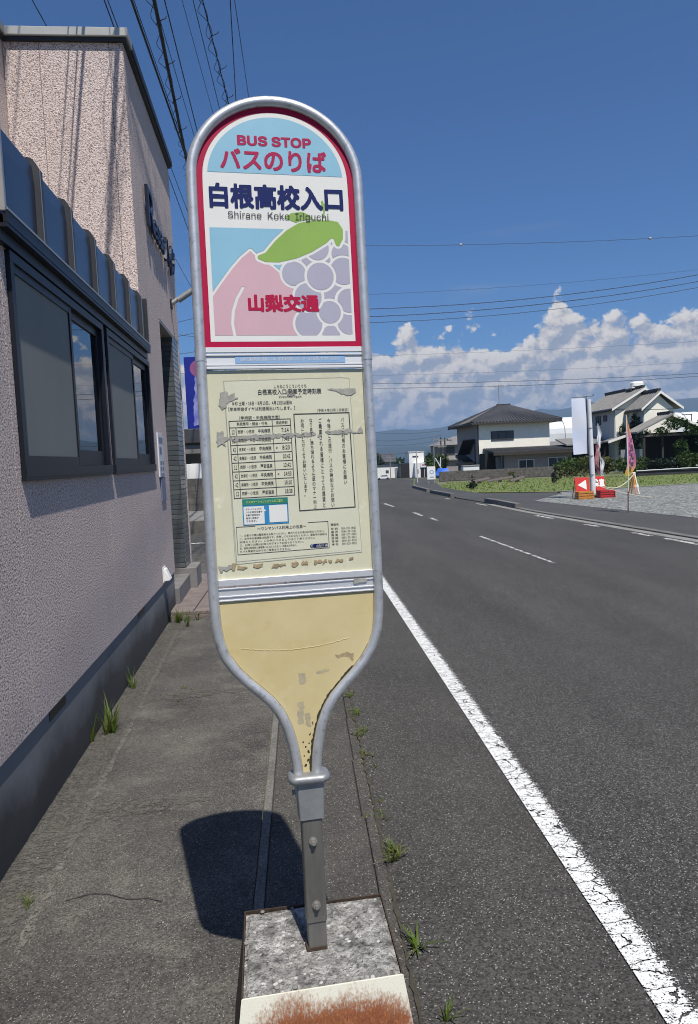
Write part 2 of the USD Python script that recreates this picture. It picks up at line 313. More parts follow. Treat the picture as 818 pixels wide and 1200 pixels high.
wornpaint('pale_dust', (0.104, 0.098, 0.085), edge=0.50, scale=48, fine=110, crack=False)
mat('kerb_concrete', (0.20, 0.195, 0.18), rough=0.9, var=0.3, vscale=5, bump=0.4, bscale=90)
mat('far_asphalt', (0.050, 0.050, 0.050), rough=0.9, var=0.15, vscale=0.5, bump=0.4, bscale=60, agg=(90, 0.4, (0.2, 0.2, 0.2), 0.06, 0.4))
mat('gravel', (0.21, 0.22, 0.21), rough=0.95, col2=(0.11, 0.12, 0.115), vscale=9, vdetail=8, bump=1.0, bscale=22, bdist=0.03, agg=(17, 0.55, (0.42, 0.43, 0.42), 0.15, 0.5))
mat('field_soil', (0.15, 0.15, 0.08), rough=0.95, col2=(0.07, 0.10, 0.035), vscale=0.25, bump=0.5, bscale=8, bdist=0.05)
mat('lawn', (0.105, 0.165, 0.03), rough=0.95, col2=(0.165, 0.165, 0.06), vscale=0.5, bump=1.0, bscale=14, bdist=0.06, speck=[((0.07, 0.11, 0.02), 5, 0.5, 0.7, 0.5)])
mat('block_concrete', (0.145, 0.135, 0.12), rough=0.92, col2=(0.06, 0.056, 0.05), vscale=4, bump=0.4, bscale=60)
mat('paver_brown', (0.165, 0.135, 0.125), rough=0.85, var=0.25, vscale=9, bump=0.4, bscale=120, speck=[((0.08, 0.065, 0.06), 40, 0.55, 0.7, 0.6)])
mat('stoop_concrete', (0.20, 0.195, 0.19), rough=0.9, col2=(0.12, 0.118, 0.115), vscale=4, bump=0.4, bscale=140)
wornpaint('line_paint', (0.66, 0.67, 0.66), edge=0.452, scale=60, stretch=(0.8, 1.5, 1), fine=170, edge_x=(1.02, 1.115, 0.34))
wornpaint('worn_paint', (0.62, 0.62, 0.60), edge=0.50, scale=9, fine=60, crack=False)
mat('galvanised', (0.522, 0.531, 0.54), rough=0.42, metal=0.65, var=0.12, vscale=30, bump=0.05, bscale=200, speck=[((0.22, 0.22, 0.23), 60, 0.6, 0.72, 0.5)])
mat('cast_grey', (0.27, 0.28, 0.285), rough=0.5, metal=0.5, var=0.12, vscale=25, bump=0.15, bscale=220)
mat('weathered_steel', (0.17, 0.165, 0.150), rough=0.5, metal=0.55, var=0.2, vscale=22, stretch=(1, 0.25, 1), bump=0.06, bscale=140)
mat('anodised', (0.704, 0.704, 0.7128), rough=0.36, metal=0.6, var=0.08, vscale=12, stretch=(0.2, 6, 1))
mat('black_metal', (0.012, 0.012, 0.013), rough=0.5)

# ================================================================== GROUND
RX = ([-30, 5, 11.5, 18.5, 27, 33, 43, 55, 70, 100, 160, 230], [8.6, 7.0, 6.52, 5.96, 5.80, 5.97, 6.64, 8.6, 11.0, 14.5, 20.0, 27.0])   # the road's right edge over y
def rx(y): return float(np.interp(y, *RX))
YS = [-30, -10, 0, 5, 8, 11.5, 15, 18.5, 22, 27, 33, 38, 43, 49, 55, 62, 70, 85, 100, 130, 160, 195, 230]
def lx(y): return 0.27 if y < 24 else rx(y) - 5.9
far_ring = Polygon([(3000 * math.cos(a), 3000 * math.sin(a)) for a in np.linspace(0, 2 * math.pi, 48, endpoint=False)])
obj('terrain', sheet(Polygon([(9000 * math.cos(a), 9000 * math.sin(a)) for a in np.linspace(0, 2 * math.pi, 64, endpoint=False)]), -0.06), 'field_soil', kind='structure')
road_poly = Polygon([(lx(y), y) for y in YS] + [(rx(y), y) for y in YS[::-1]])
cross_poly = Polygon([(-30, 13.6), (0.27, 13.2), (0.27, 20.6), (-30, 20.0)])
far_cross = Polygon([(-40, 212), (90, 212), (90, 236), (-40, 236)])
obj('road', sheet(unary_union([road_poly, cross_poly, far_cross]).buffer(0.001), 0.0, cuts=YS), 'asphalt', kind='structure')
obj('road_shoulder', sheet([(0.262, -6), (0.93, -6), (0.93, 13.0), (0.262, 13.0)], 0.003), 'shoulder_asphalt', kind='structure')
obj('sidewalk', sheet([(-1.10, -6), (-0.248, -6), (-0.248, 13.2), (-9, 13.4), (-9, 7.6), (-1.45, 7.6)], 0.004), 'sidewalk_concrete', kind='structure')
obj('pavement_dust', sheet(unary_union([wob([(-1.10, -1), (-0.99, -1), (-1.10, 3.2), (-1.15, 5.4), (-1.22, 7.4), (-1.42, 7.5), (-1.14, 0)], 0.02, 0.05, 1), wob([(-1.20, 4.90), (-0.86, 4.96), (-0.40, 5.05), (-0.40, 5.12), (-0.9, 5.10), (-1.2, 5.10)], 0.02, 0.05, 2), wob([(-1.10, 3.08), (-0.86, 3.30), (-0.55, 3.38), (-0.55, 3.46), (-0.9, 3.45), (-1.12, 3.4)], 0.03, 0.05, 3)]), 0.008), 'pale_dust', kind='stuff')
obj('pavement_edge_mark', sheet(wob([(-1.05 - 0.052 * (a - 3.2), a) for a in np.arange(2.3, 7.3, 0.4)] + [(-1.076 - 0.052 * (a - 3.2), a) for a in np.arange(7.1, 2.2, -0.4)], 0.006, 0.04, 14), 0.0078), wornpaint('edge_mark', (0.150, 0.141, 0.122), edge=0.495, scale=40, fine=150, crack=False), kind='stuff')
obj('pavement_crack', flat(LineString([(-0.95, 2.66), (-0.86, 2.69), (-0.80, 2.68), (-0.72, 2.635), (-0.64, 2.63), (-0.58, 2.60)]).buffer(0.0022, cap_style='flat'), 0.0085), 'shoulder_asphalt', kind='stuff')
# gutter: precast slabs with open joints, one part each
gut = thing('gutter', kind='structure')
obj('gutter_bed', box(-0.246, 0.262, -3, 13.2, -0.2, -0.012), 'shoulder_asphalt', gut)
y = -1.85; k = 0
while y < 12.9:
    dz = rng.normal(0, 0.0015); x1 = 0.205 + 0.008 * math.sin(k * 2.1)
    obj('gutter_slab', box(-0.2055, x1, y + 0.003, y + 0.618, -0.1, 0.004 + dz, 0.006), 'gutter_concrete', gut)
    obj('gutter_edge_strip', box(-0.2455, -0.2075, y + 0.001, y + 0.621, -0.1, 0.005 + dz * 0.5, 0.003), 'strip_concrete', gut)
    obj('gutter_edge_strip', box(x1 + 0.004, 0.2615, y + 0.002, y + 0.620, -0.1, 0.002 + dz, 0.004), 'gutter_concrete', gut)
    y += 0.622; k += 1
# dirt in the kerb joint and grit lying about
obj('joint_dirt', sheet(wob([(0.258, 1.2), (0.268, 1.2), (0.270, 3.0), (0.268, 5.5), (0.266, 7.5), (0.257, 7.5), (0.258, 4.0)], 0.004, 0.03, 12), 0.0072), 'pale_dust' if False else mat('joint_soil', (0.045, 0.04, 0.028), rough=0.95, var=0.4, vscale=30), kind='stuff')
gq = np.random.default_rng(15); gr_ = []
for i in range(520):
    k_ = i % 4
    gx_ = gq.normal(0.285, 0.03) if k_ == 0 else (gq.uniform(-1.06, -0.3) if k_ == 1 else (gq.uniform(0.3, 0.92) if k_ == 2 else -1.10 - 0.036 * 3 + abs(gq.normal(0.06, 0.05))))
    gy_ = gq.uniform(1.7, 5.5); s_ = gq.uniform(0.0018, 0.0048)
    m_ = trimesh.creation.icosphere(0, s_); m_.vertices *= [1, gq.uniform(0.7, 1.4), 0.6]; m_.apply_translation([gx_, gy_, 0.006]); gr_.append(m_)
obj('loose_grit', gr_, mat('grit_stone', (0.22, 0.21, 0.19), rough=0.95, var=0.5, vscale=3), kind='stuff')
# painted lines
obj('road_edge_line', sheet([(0.935, -4), (1.11, -4), (1.10, 24), (0.935, 24)], 0.0075), 'line_paint', kind='structure')
cl = thing('centre_line', kind='structure')
for pts in ([(3.35, 13.6), (3.41, 13.6), (3.53, 9.9), (3.48, 9.9)], [(3.22, 17.4), (3.31, 17.4), (3.30, 18.2), (3.21, 18.2)], [(3.12, 18.9), (3.22, 18.9), (3.18, 20.2), (3.09, 20.2)], [(2.9, 23.2), (3.02, 23.2), (2.98, 25.5), (2.88, 25.5)]):
    obj('dash', sheet(pts, 0.0075), 'worn_paint', cl)
el = thing('right_edge_line', kind='structure')
for a, b in ((16.4, 17.4), (14.2, 14.8), (12.3, 12.9), (10.2, 11.9), (21.5, 22.6), (26.4, 27.2)):
    obj('dash', sheet([(rx(a) - 0.40, a), (rx(a) - 0.30, a), (rx(b) - 0.30, b), (rx(b) - 0.40, b)], 0.0075), 'worn_paint', el)
obj('cross_street_line', sheet(unary_union([Polygon([(-9, 14.9), (-0.6, 14.9), (-0.6, 15.05), (-9, 15.05)]), Polygon([(-9, 17.2), (-0.6, 17.4), (-0.6, 17.55), (-9, 17.35)])]), 0.0075), 'worn_paint', kind='structure')
# raised deck of pavers by the building's door
dk = thing('paver_deck', kind='structure')
obj('deck_bed', box(-1.52, -0.26, 7.68, 10.3, -0.1, 0.062), 'shoulder_asphalt', dk)
xs = np.linspace(-1.5, -0.26, 5)
for i in range(4):
    for j in range(3):
        obj('paver', box(xs[i] + 0.006, xs[i + 1] - 0.006, 7.66 + j * 0.87 + 0.005, 7.66 + (j + 1) * 0.87 - 0.005, 0.0, 0.080 + rng.normal(0, 0.0015), 0.006), 'paver_brown', dk)
for j in range(2):
    for i in range(7):
        a = -1.5 + i * 0.18 + j * 0.09
        obj('riser_brick', box(a + 0.004, min(a + 0.176, -0.262), 7.628, 7.658, 0.003 + j * 0.037, 0.037 + j * 0.037, 0.003), 'paver_brown', dk)
# right side: kerb stones, pavement, gravel lot, lawn
kb = thing('right_kerb', kind='structure'); mat('old_kerb', (0.13, 0.125, 0.115), rough=0.92, var=0.35, vscale=3, bump=0.4, bscale=60)  # darker kerb concrete: the shade on the road face is in the colour
y = 3.0
while y < 43:
    L_ = 0.6 if y < 21 else (1.0 if y < 32 else 1.5); y2 = y + L_
    hi = (19.6 < y < 22.6) or (27.4 < y < 33.2) or (34.6 < y < 43.2)
    if not (23.0 < y < 27.2) and not (33.4 < y < 34.6):
        h = 0.14 if hi else 0.03
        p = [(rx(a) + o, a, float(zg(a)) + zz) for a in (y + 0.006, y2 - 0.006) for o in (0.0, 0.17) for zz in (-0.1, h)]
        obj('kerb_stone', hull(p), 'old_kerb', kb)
    y = y2
obj('right_gutter', sheet([(rx(a) - 0.22, a) for a in np.arange(3, 23, 1.0)] + [(rx(a) - 0.005, a) for a in np.arange(22, 2, -1.0)], 0.006), 'kerb_concrete', kind='structure')
sw_in = [(11.2, -6), (9.6, 6), (8.6, 13), (8.3, 14.75), (7.25, 22.2)]
obj('right_pavement', sheet([(rx(a) + 0.171, a) for a in (-6, 5, 11.5, 18.5, 22.2)] + sw_in[::-1], 0.02), 'far_asphalt', kind='structure')
obj('driveway', sheet([(5.9, 22.4), (7.25, 22.2), (9.6, 26.2), (9.9, 27.6), (7.7, 29.8), (7.35, 30.6), (5.85, 27.2)], 0.018), 'kerb_concrete' if False else 'far_asphalt', kind='structure')
obj('gravel_lot', sheet([(11.2, -6), (9.6, 6), (8.6, 13), (8.3, 14.75), (7.25, 22.2), (9.6, 26.2), (9.95, 27.4), (16.5, 28.9), (30, 31.5), (60, 37), (60, -6)], 0.026), 'gravel', kind='structure')
lawn_poly = Polygon([(7.9, 40.5), (7.5, 31.0), (9.9, 28.0), (16.5, 29.2), (30, 32.0), (60, 37.6), (60, 46), (24, 44), (18.7, 48), (15, 52), (10.2, 50)])
obj('lawn', sheet(lawn_poly, 0.02), 'lawn', kind='stuff')
obj('left_verge_path', sheet([(rx(a) + 0.16, a) for a in (27.4, 33, 38, 43, 55, 70)] + [(rx(a) + 1.7, a) for a in (70, 55, 43, 38, 33, 29.6)], 0.012), 'far_asphalt', kind='structure')
obj('lot_edging', sheet([(9.9, 27.6), (16.5, 28.8), (30, 31.5), (60, 37), (60, 37.5), (30, 31.9), (16.5, 29.15), (9.9, 27.95)], 0.05), 'kerb_concrete', kind='structure')
leafmat('grass_blade', (0.10, 0.18, 0.02), (0.24, 0.28, 0.07), trans=0.3)
gs = []
r_ = np.random.default_rng(3); bx_ = lawn_poly.bounds
while len(gs) < 2600:
    x_, y_ = r_.uniform(bx_[0], 34), r_.uniform(bx_[1], bx_[3])
    if lawn_poly.contains(Point(x_, y_)): gs.append((x_, y_, float(zg(y_)) + 0.02, 0.6 + 0.7 * r_.random()))
obj('lawn_grass', blades(gs, 7, 0.085, 0.022, 4, 0.9), 'grass_blade', kind='stuff')

# ================================================================== BUS STOP
SG = 0.9143                                                 # one unit of the sign's own drawing, in metres
O = np.array([-0.0204, 2.0077, 0.2]); U = np.array([0.99022, 0.13978, -0.0060]); V = np.array([-0.0023, 0.0596, 0.99822])
U /= np.linalg.norm(U); V -= U * (V @ U); V /= np.linalg.norm(V); Nn = np.cross(U, V)
FR = np.stack([U, V, Nn])                                   # rows: the sign's right, up and face in the world
bus = thing('bus_stop_sign', 'arched white bus stop sign with cream timetable board on a concrete foot', 'bus stop', matrix=[[*(U * SG), 0], [*(V * SG), 0], [*(Nn * SG), 0], [-0.0187, 1.8356, 0.32, 1]])
def W2S(pts): return (np.asarray(pts, float) - O) @ FR.T

mat('sign_white', (0.64, 0.64, 0.616), rough=0.45, spec=0.3, var=0.03, vscale=5)
mat('sign_red', (0.36, 0.004, 0.045), rough=0.55, spec=0.2, var=0.06, vscale=6)
mat('sign_blue', (0.216, 0.424, 0.552), rough=0.4, var=0.04, vscale=6)
mat('sign_pink', (0.5412, 0.3444, 0.3854), rough=0.4, var=0.04, vscale=6)
mat('sign_lilac', (0.352, 0.344, 0.424), rough=0.4, var=0.04, vscale=6)
mat('sign_green', (0.221, 0.3655, 0.06375), rough=0.4, var=0.05, vscale=6)
mat('sign_navy', (0.006, 0.015, 0.10), rough=0.6, spec=0.15, var=0.05)
mat('title_red', (0.34, 0.008, 0.065), rough=0.55, spec=0.2, var=0.05)
mat('cream_board', (0.5632, 0.55, 0.4092), rough=0.6, spec=0.3, col2=(0.4928, 0.4752, 0.3432), vscale=4, vdetail=8, speck=[((0.45, 0.40, 0.24), 7, 0.62, 0.8, 0.5), ((0.75, 0.73, 0.58), 22, 0.6, 0.75, 0.4)])
mat('paper', (0.5632, 0.5588, 0.4444), rough=0.7, spec=0.2, col2=(0.5148, 0.5104, 0.3872), vscale=7, vdetail=8, speck=[((0.48, 0.47, 0.38), 50, 0.64, 0.75, 0.35)])
mat('yellow_board', (0.5372, 0.4622, 0.2647), rough=0.6, spec=0.3, col2=(0.4661, 0.3713, 0.1699), vscale=3.2, vdetail=8, stretch=(1, 1.4, 1), speck=[((0.42, 0.28, 0.09), 13, 0.63, 0.78, 0.5), ((0.58, 0.52, 0.33), 18, 0.6, 0.75, 0.3)])
mat('ink', (0.045, 0.045, 0.046), rough=0.7)
mat('ink_grey', (0.10, 0.10, 0.10), rough=0.7)
mat('glue_grey', (0.28, 0.275, 0.25), rough=0.85, var=0.2, vscale=60)
mat('worn_mark', (0.30, 0.265, 0.185), rough=0.85, col2=(0.40, 0.345, 0.22), vscale=45); mat('glue_brown', (0.30, 0.23, 0.13), rough=0.85, var=0.3, vscale=60)
mat('mould', (0.03, 0.026, 0.012), rough=0.9, var=0.4, vscale=60)
mat('sticker_blue', (0.22, 0.36, 0.56), rough=0.5, var=0.05)
mat('card_blue', (0.02, 0.20, 0.42), rough=0.5); mat('card_green', (0.02, 0.17, 0.13), rough=0.5); mat('card_lime', (0.40, 0.55, 0.10), rough=0.5)
mat('rivet_dark', (0.24, 0.23, 0.21), rough=0.5, metal=0.4)
mat('old_concrete', (0.46, 0.45, 0.42), rough=0.95, col2=(0.095, 0.092, 0.084), vscale=15, vdetail=9, bump=1.0, bscale=75, bdist=0.02, agg=(70, 0.30, (0.52, 0.51, 0.48), 0.08, 0.45), speck=[((0.06, 0.058, 0.053), 24, 0.55, 0.70, 0.7), ((0.02, 0.02, 0.018), 120, 0.57, 0.68, 0.7)])
mat('rust_steel', (0.045, 0.028, 0.018), rough=0.85, var=0.4, vscale=40, bump=0.4, bscale=160)
def rusty_paint():
    n = {'tc': ('texture_coordinate', {}), 'mp': ('mapping', {'scale': (1.0, 0.45, 0.45)}), 'a': ('noise_texture', {'dimensions': '3D', 'scale': 150, 'detail': 5.0, 'roughness': 0.8}),
         'b': ('noise_texture', {'dimensions': '3D', 'scale': 9, 'detail': 3.0}), 's': ('separate_xyz', {}), 'zr': ('map_range', {'from_min': -0.002, 'from_max': -0.12, 'to_min': -0.12, 'to_max': 0.30, 'clamp': True}),
         'xr': ('math', {'math_type': 'absolute'}), 'xm': ('map_range', {'from_min': 0.14, 'from_max': 0.25, 'to_min': 0.0, 'to_max': -0.34, 'clamp': True}),
         'h': ('math', {'math_type': 'multiply_add', 'value2': 0.6}), 'h2': ('math', {'math_type': 'multiply_add', 'value2': 0.4}), 'h3': ('math', {'math_type': 'add'}),
         'm': ('map_range', {'from_min': 0.43, 'from_max': 0.62, 'clamp': True}),
         'rr': ('rgb_ramp', {'ramp': [(0.3, (0.10, 0.028, 0.010)), (0.55, (0.26, 0.085, 0.03)), (0.75, (0.44, 0.22, 0.10))]}), 'mx': ('mix_color', {'a': (0.70, 0.68, 0.56)}), 'p': ('principled_bsdf', {'roughness': 0.7}), 'bp': ('bump', {'strength': 0.4, 'distance': 0.003})}
    l = [('tc.object', 'mp.vector'), ('mp.vector', 'a.vector'), ('tc.object', 'b.vector'), ('tc.object', 's.vector'), ('s.y', 'zr.value'), ('s.x', 'xr.value1'), ('xr.value', 'xm.value'), ('b.fac', 'h2.value1'), ('zr.result', 'h2.value3'),
         ('a.fac', 'h.value1'), ('h2.value', 'h.value3'), ('h.value', 'h3.value1'), ('xm.result', 'h3.value2'), ('h3.value', 'm.value'), ('m.result', 'mx.fac'), ('a.fac', 'rr.fac'), ('rr.color', 'mx.b'), ('mx.result', 'p.base_color'), ('a.fac', 'bp.height'), ('bp.normal', 'p.normal')]
    _mats['rusty_paint'] = usdkit.material(stage, LOOKS + '/rusty_paint', n, l, surface='p.BSDF')
rusty_paint()

# ---- the lettering
from PIL import Image, ImageDraw, ImageFont
_fd = sorted(glob.glob('/opt/blender-*/*/datafiles/fonts/'))[0]
_fonts = {}
def glyphs(text, cjk=True, px=64, vertical=False):
    key = (cjk, px)
    if key not in _fonts: _fonts[key] = ImageFont.truetype(_fd + ('Noto Sans CJK Regular.woff2' if cjk else 'Inter.woff2'), px)
    ft = _fonts[key]; out = []
    def one(s):
        x0, y0, x1, y1 = ft.getbbox(s, anchor='ls')
        if x1 <= x0 or y1 <= y0: return None
        im = Image.new('L', (x1 - x0 + 8, y1 - y0 + 8)); ImageDraw.Draw(im).text((4 - x0, 4 - y0), s, 255, ft, anchor='ls')
        on = np.pad(np.asarray(im) > 118, ((0, 0), (1, 1))).astype(np.int8); d = np.diff(on, axis=1)
        rows, st = np.nonzero(d == 1); en = np.nonzero(d == -1)[1]
        if not len(rows): return None
        g = unary_union(list(shapely.box(st, -rows - 1, en, -rows)))
        g = g.buffer(0.6).buffer(-0.6).simplify(0.7)
        return affinity.translate(g, x0 - 4, -(y0 - 4))
    if vertical:
        yy = 0
        for ch in text:
            g = one(ch)
            if g is not None: out.append(affinity.translate(g, 0, yy))
            yy -= px * 1.06
        return unary_union(out)
    return one(text)
def fit(text, u0, u1, v0, v1, bold=0.0, cjk=True, px=64, vertical=False, keep=False):
    """Lettering as a shape that fills the rectangle."""
    g = glyphs(text, cjk, px, vertical)
    if bold: g = g.buffer(bold * px / 64)
    a, b, c, d = g.bounds; sx, sy = (u1 - u0) / (c - a), (v1 - v0) / (d - b)
    if keep: sx = sy = min(sx, sy)
    g = affinity.affine_transform(g, [sx, 0, 0, sy, u0 - a * sx, v0 - b * sy])
    return g
def thin(g, tol=0.00012): return g.simplify(tol).buffer(0)

TR = 0.0147; HW = 0.2384; V0 = 2.205; VB = 0.2215
arch = [(HW * math.cos(a), V0 + VB * math.sin(a)) for a in np.linspace(0, math.pi, 41)]
right_low = [(0.0245, 0.44), (0.0245, 0.50), (0.0265, 0.535), (0.034, 0.585), (0.0465, 0.645), (0.066, 0.690), (0.0865, 0.718), (0.120, 0.747), (0.153, 0.776), (0.190, 0.812), (0.218, 0.850), (0.232, 0.895), (0.2375, 0.945), (HW, 1.0)]
path2 = right_low + [(HW, v) for v in np.linspace(1.1, 2.1, 8)] + arch + [(-HW, v) for v in np.linspace(2.1, 1.1, 8)] + [(-u, v) for u, v in right_low[::-1]]
P2 = np.array(path2)
for _ in range(2): P2[1:-1] = 0.25 * P2[:-2] + 0.5 * P2[1:-1] + 0.25 * P2[2:]
fine = LineString(P2); n_ = 240
P2 = np.array([fine.interpolate(i / n_, normalized=True).coords[0] for i in range(n_ + 1)])
obj('tube_frame', tube(np.column_stack([P2, np.zeros(len(P2))]), TR, 14), 'galvanised', bus, smooth=40)
inside = Polygon(P2).buffer(-TR + 0.004)
for s in (-1, 1):
    obj('tube_sleeve', tube([(s * HW, 1.690, 0), (s * HW, 1.726, 0)], TR + 0.0012, 14), 'galvanised', bus, smooth=40)
# upper plate
up_poly = inside.intersection(sbox(-1, 1.7295, 1, 3))
plate = obj('name_plate', solid(up_poly, 0.004, -0.006), 'sign_white', bus)
white_in = Polygon(P2).buffer(-0.0305).intersection(sbox(-1, 1.7455, 1, 3))
obj('printed_border', flat(up_poly.buffer(-0.0005).difference(white_in), -0.0014), 'sign_red', plate)
band = Polygon(P2).buffer(-0.0435).intersection(sbox(-1, 2.2215, 1, 3))
obj('printed_sky_band', flat(band, -0.0014), 'sign_blue', plate)
pic = sbox(-0.1955, 1.7635, 0.2005, 2.0660)
peach = Polygon([(-0.23, 1.83), (-0.1937, 1.8757), (-0.1661, 1.9131), (-0.1362, 1.9521), (-0.1102, 1.9807), (-0.0844, 2.0024), (-0.0676, 1.985), (-0.0263, 1.9595), (0.0045, 1.9329), (0.0352, 1.8989), (0.06, 1.85), (0.06, 1.72), (-0.23, 1.72)])
leaf = Polygon([(-0.0747, 1.9849), (-0.0421, 1.9976), (-0.0118, 2.0323), (0.0221, 2.0631), (0.0594, 2.0855), (0.1036, 2.094), (0.1477, 2.0952), (0.1733, 2.0909), (0.1871, 2.0695), (0.1857, 2.0427), (0.1701, 2.0148), (0.162, 2.0291), (0.1563, 2.0485), (0.1369, 2.03), (0.0915, 2.0024), (0.0468, 1.9836), (-0.0042, 1.9713), (-0.0435, 1.972)])
leaf = leaf.buffer(0.006).buffer(-0.012).buffer(0.006)
LW = 0.0042
grapes = [(0.1134, 1.933, 0.0430), (0.0747, 1.8737, 0.0430), (0.1362, 1.8298, 0.0362), (0.1949, 1.8635, 0.0385), (0.1916, 1.8002, 0.0385), (0.0725, 1.7965, 0.0430), (0.1366, 1.765, 0.0300), (0.0374, 1.9394, 0.0385), (0.1822, 1.9488, 0.0430), (0.1083, 2.014, 0.0380), (0.1788, 1.9993, 0.0330), (0.2, 2.045, 0.026)]
layers = [('leaf', leaf, 'sign_green')]
front = leaf.buffer(2 * LW * 0.9)
shown = {'leaf': leaf}; grape_shapes = []
arc = LineString([(-0.111, 1.8975), (-0.1287, 1.8677), (-0.1411, 1.8324), (-0.1451, 1.7972), (-0.1392, 1.755)]).buffer(LW, cap_style='round')
for (gx, gy, gr) in grapes:
    c = Point(gx, gy).buffer(gr, 24)
    vis = c.buffer(-LW * 0.9).difference(front).intersection(pic)
    if not vis.is_empty: grape_shapes.append(vis)
    front = front.union(c.buffer(LW * 0.9))
fill = unary_union([Point(a, b).buffer(0.012) for a, b, _ in grapes]).convex_hull.intersection(sbox(0.06, 1.76, 0.2005, 2.06)).difference(front).difference(peach).intersection(pic).buffer(-0.0008)
peach_vis = peach.difference(front).difference(arc).intersection(pic)
front2 = unary_union([front, fill.buffer(LW), peach.buffer(LW * 1.7)])
sky_vis = pic.difference(front2)
for q in polys(thin(sky_vis)):
    if q.area > 2e-6: obj('printed_picture_sky', flat(q, -0.0014), 'sign_blue', plate)
obj('printed_peach', flat(thin(peach_vis), -0.0014), 'sign_pink', plate)
for gsh in grape_shapes: obj('printed_grape', flat(thin(gsh), -0.0014), 'sign_lilac', plate)
for q in polys(thin(fill)): obj('printed_grape', flat(q, -0.0014), 'sign_lilac', plate)
leaf2 = Polygon([(0.0204, 2.0987), (0.0391, 2.1107), (0.0683, 2.1151), (0.0896, 2.1065), (0.1018, 2.0924), (0.0866, 2.0843), (0.06, 2.0835)]).buffer(0.002).difference(leaf.buffer(0.004))
sprig = Polygon([(0.1265, 2.1494), (0.131, 2.152), (0.134, 2.1438), (0.1385, 2.1390), (0.1364, 2.1187), (0.1333, 2.1005), (0.1295, 2.1005), (0.1315, 2.122), (0.127, 2.139)])
for q in (leaf, leaf2, sprig): obj('printed_leaf', flat(thin(q), -0.0014), 'sign_green', plate)
# words, a hair above the print
def words(name, g, m, parent, z): 
    if g is not None and not g.is_empty: obj(name, flat(thin(g), z), m, parent)
words('lettering', affinity.skew(fit('BUS STOP', -0.1055, 0.106, 2.299, 2.328, bold=3.2, cjk=False), 0), 'title_red', plate, -0.0006)
words('lettering', fit('バスのりば', -0.156, 0.148, 2.230, 2.291, bold=1.9), 'title_red', plate, -0.0006)
words('lettering', fit('白根高校入口', -0.1915, 0.1915, 2.121, 2.191, bold=2.5), 'sign_navy', plate, -0.0006)
words('lettering', fit('Shirane  Koko  Iriguchi', -0.142, 0.146, 2.0875, 2.113, bold=0.15, cjk=False, px=96), 'ink', plate, 0.0002)
words('lettering', fit('山梨交通', -0.099, 0.1055, 1.8295, 1.8795, bold=3.0), 'sign_red', plate, -0.0006)
# white strip under the plate
mat('white_rail', (0.629, 0.6375, 0.646), rough=0.4, metal=0.1, var=0.06, vscale=10, stretch=(0.3, 8, 1))
rail = obj('title_rail', [box(-0.2235, 0.2235, 1.7145, 1.7285, -0.008, 0.003, 0.001), box(-0.2235, 0.2235, 1.668, 1.7115, -0.008, -0.001), box(-0.2235, 0.2235, 1.6675, 1.6745, -0.0008, 0.004, 0.001), box(-0.2235, 0.2235, 1.705, 1.711, -0.0008, 0.003, 0.001), box(-0.2235, 0.2235, 1.6785, 1.6815, -0.0008, 0.001)], 'white_rail', bus)
st = obj('blue_notice_strip', box(-0.1435, 0.1735, 1.6835, 1.7075, -0.0009, 0.0006), 'sticker_blue', rail)
words('strip_lettering', fit('山梨交通の時刻と路線バスは、甲斐市西部バスセンターまでお問い合わせください。', -0.128, 0.158, 1.690, 1.701, px=40), 'sign_white', rail, 0.0012)
# timetable board
board = obj('timetable_board', solid(inside.intersection(sbox(-1, 1.0765, 1, 1.6655)), 0.004, -0.008), 'cream_board', bus)
pp = Polygon([(-0.1785, 1.6352), (0.1592, 1.6402), (0.1830, 1.638), (0.1949, 1.1290), (-0.1724, 1.1174)])
obj('timetable_sheet', flat(pp, -0.0035), 'paper', board)
obj('sheet_edge', flat(unary_union([LineString(pp.exterior.coords).buffer(0.0006), LineString([(-0.1785, 1.6352), (-0.1690, 1.1174)]).buffer(0.0011), LineString([(-0.17, 1.124), (0.19, 1.134)]).buffer(0.0008)]), -0.0031), 'glue_grey', board)
T = []
def row(text, u0, u1, v0, v1, b=0.35, **k): T.append(fit(text, u0, u1, v0, v1, bold=b, px=k.pop('px', 40), **k))
row('しらねこうこういりぐち', -0.0373, 0.056, 1.6125, 1.6225)
row('白根高校入口 発車予定時刻表', -0.0839, 0.0989, 1.594, 1.6105, b=0.8)
row('Shirane Koko Iriguchi', -0.0252, 0.0406, 1.583, 1.591, cjk=False)
row('※印 土曜・16日・8月13日、4月13日は運休', -0.1583, 0.012, 1.5655, 1.577, b=0.6)
row('【年末年始ダイヤは別途掲出いたします。】', -0.1692, 0.0196, 1.5500, 1.5610, b=0.6)
row('（甲府駅・中央病院方面）', -0.1406, -0.0249, 1.5250, 1.5355, b=0.6)
row('（令和４年12月１日改正）', 0.084, 0.1760, 1.5420, 1.5510, b=0.5)
lines = []
def ln(a, b, w=0.0009): lines.append(LineString([a, b]).buffer(w, cap_style='square'))
tl, tr_, bl_, br_ = np.array([-0.1698, 1.5217]), np.array([0.0044, 1.5245]), np.array([-0.166, 1.3036]), np.array([0.006, 1.3055])
def tp(fx, fy): return tuple((tl * (1 - fx) + tr_ * fx) * (1 - fy) + (bl_ * (1 - fx) + br_ * fx) * fy)
hy = [0.0, 0.085] + [0.085 + 0.915 * (i + 1) / 8 for i in range(8)]
for h in hy: ln(tp(0, h), tp(1, h))
ln(tp(0, 0), tp(0, 1), 0.0011); ln(tp(1, 0), tp(1, 1), 0.0011); ln(tp(0.70, 0), tp(0.70, 1)); ln(tp(0.105, 0.085), tp(0.105, 1))
def cell(text, f0, f1, i, b=0.5, pad=0.26):
    a, c = tp(f0, hy[i + 1]), tp(f1, hy[i]); h = c[1] - a[1]
    row(text, a[0], c[0], a[1] + h * pad, c[1] - h * pad, b=b)
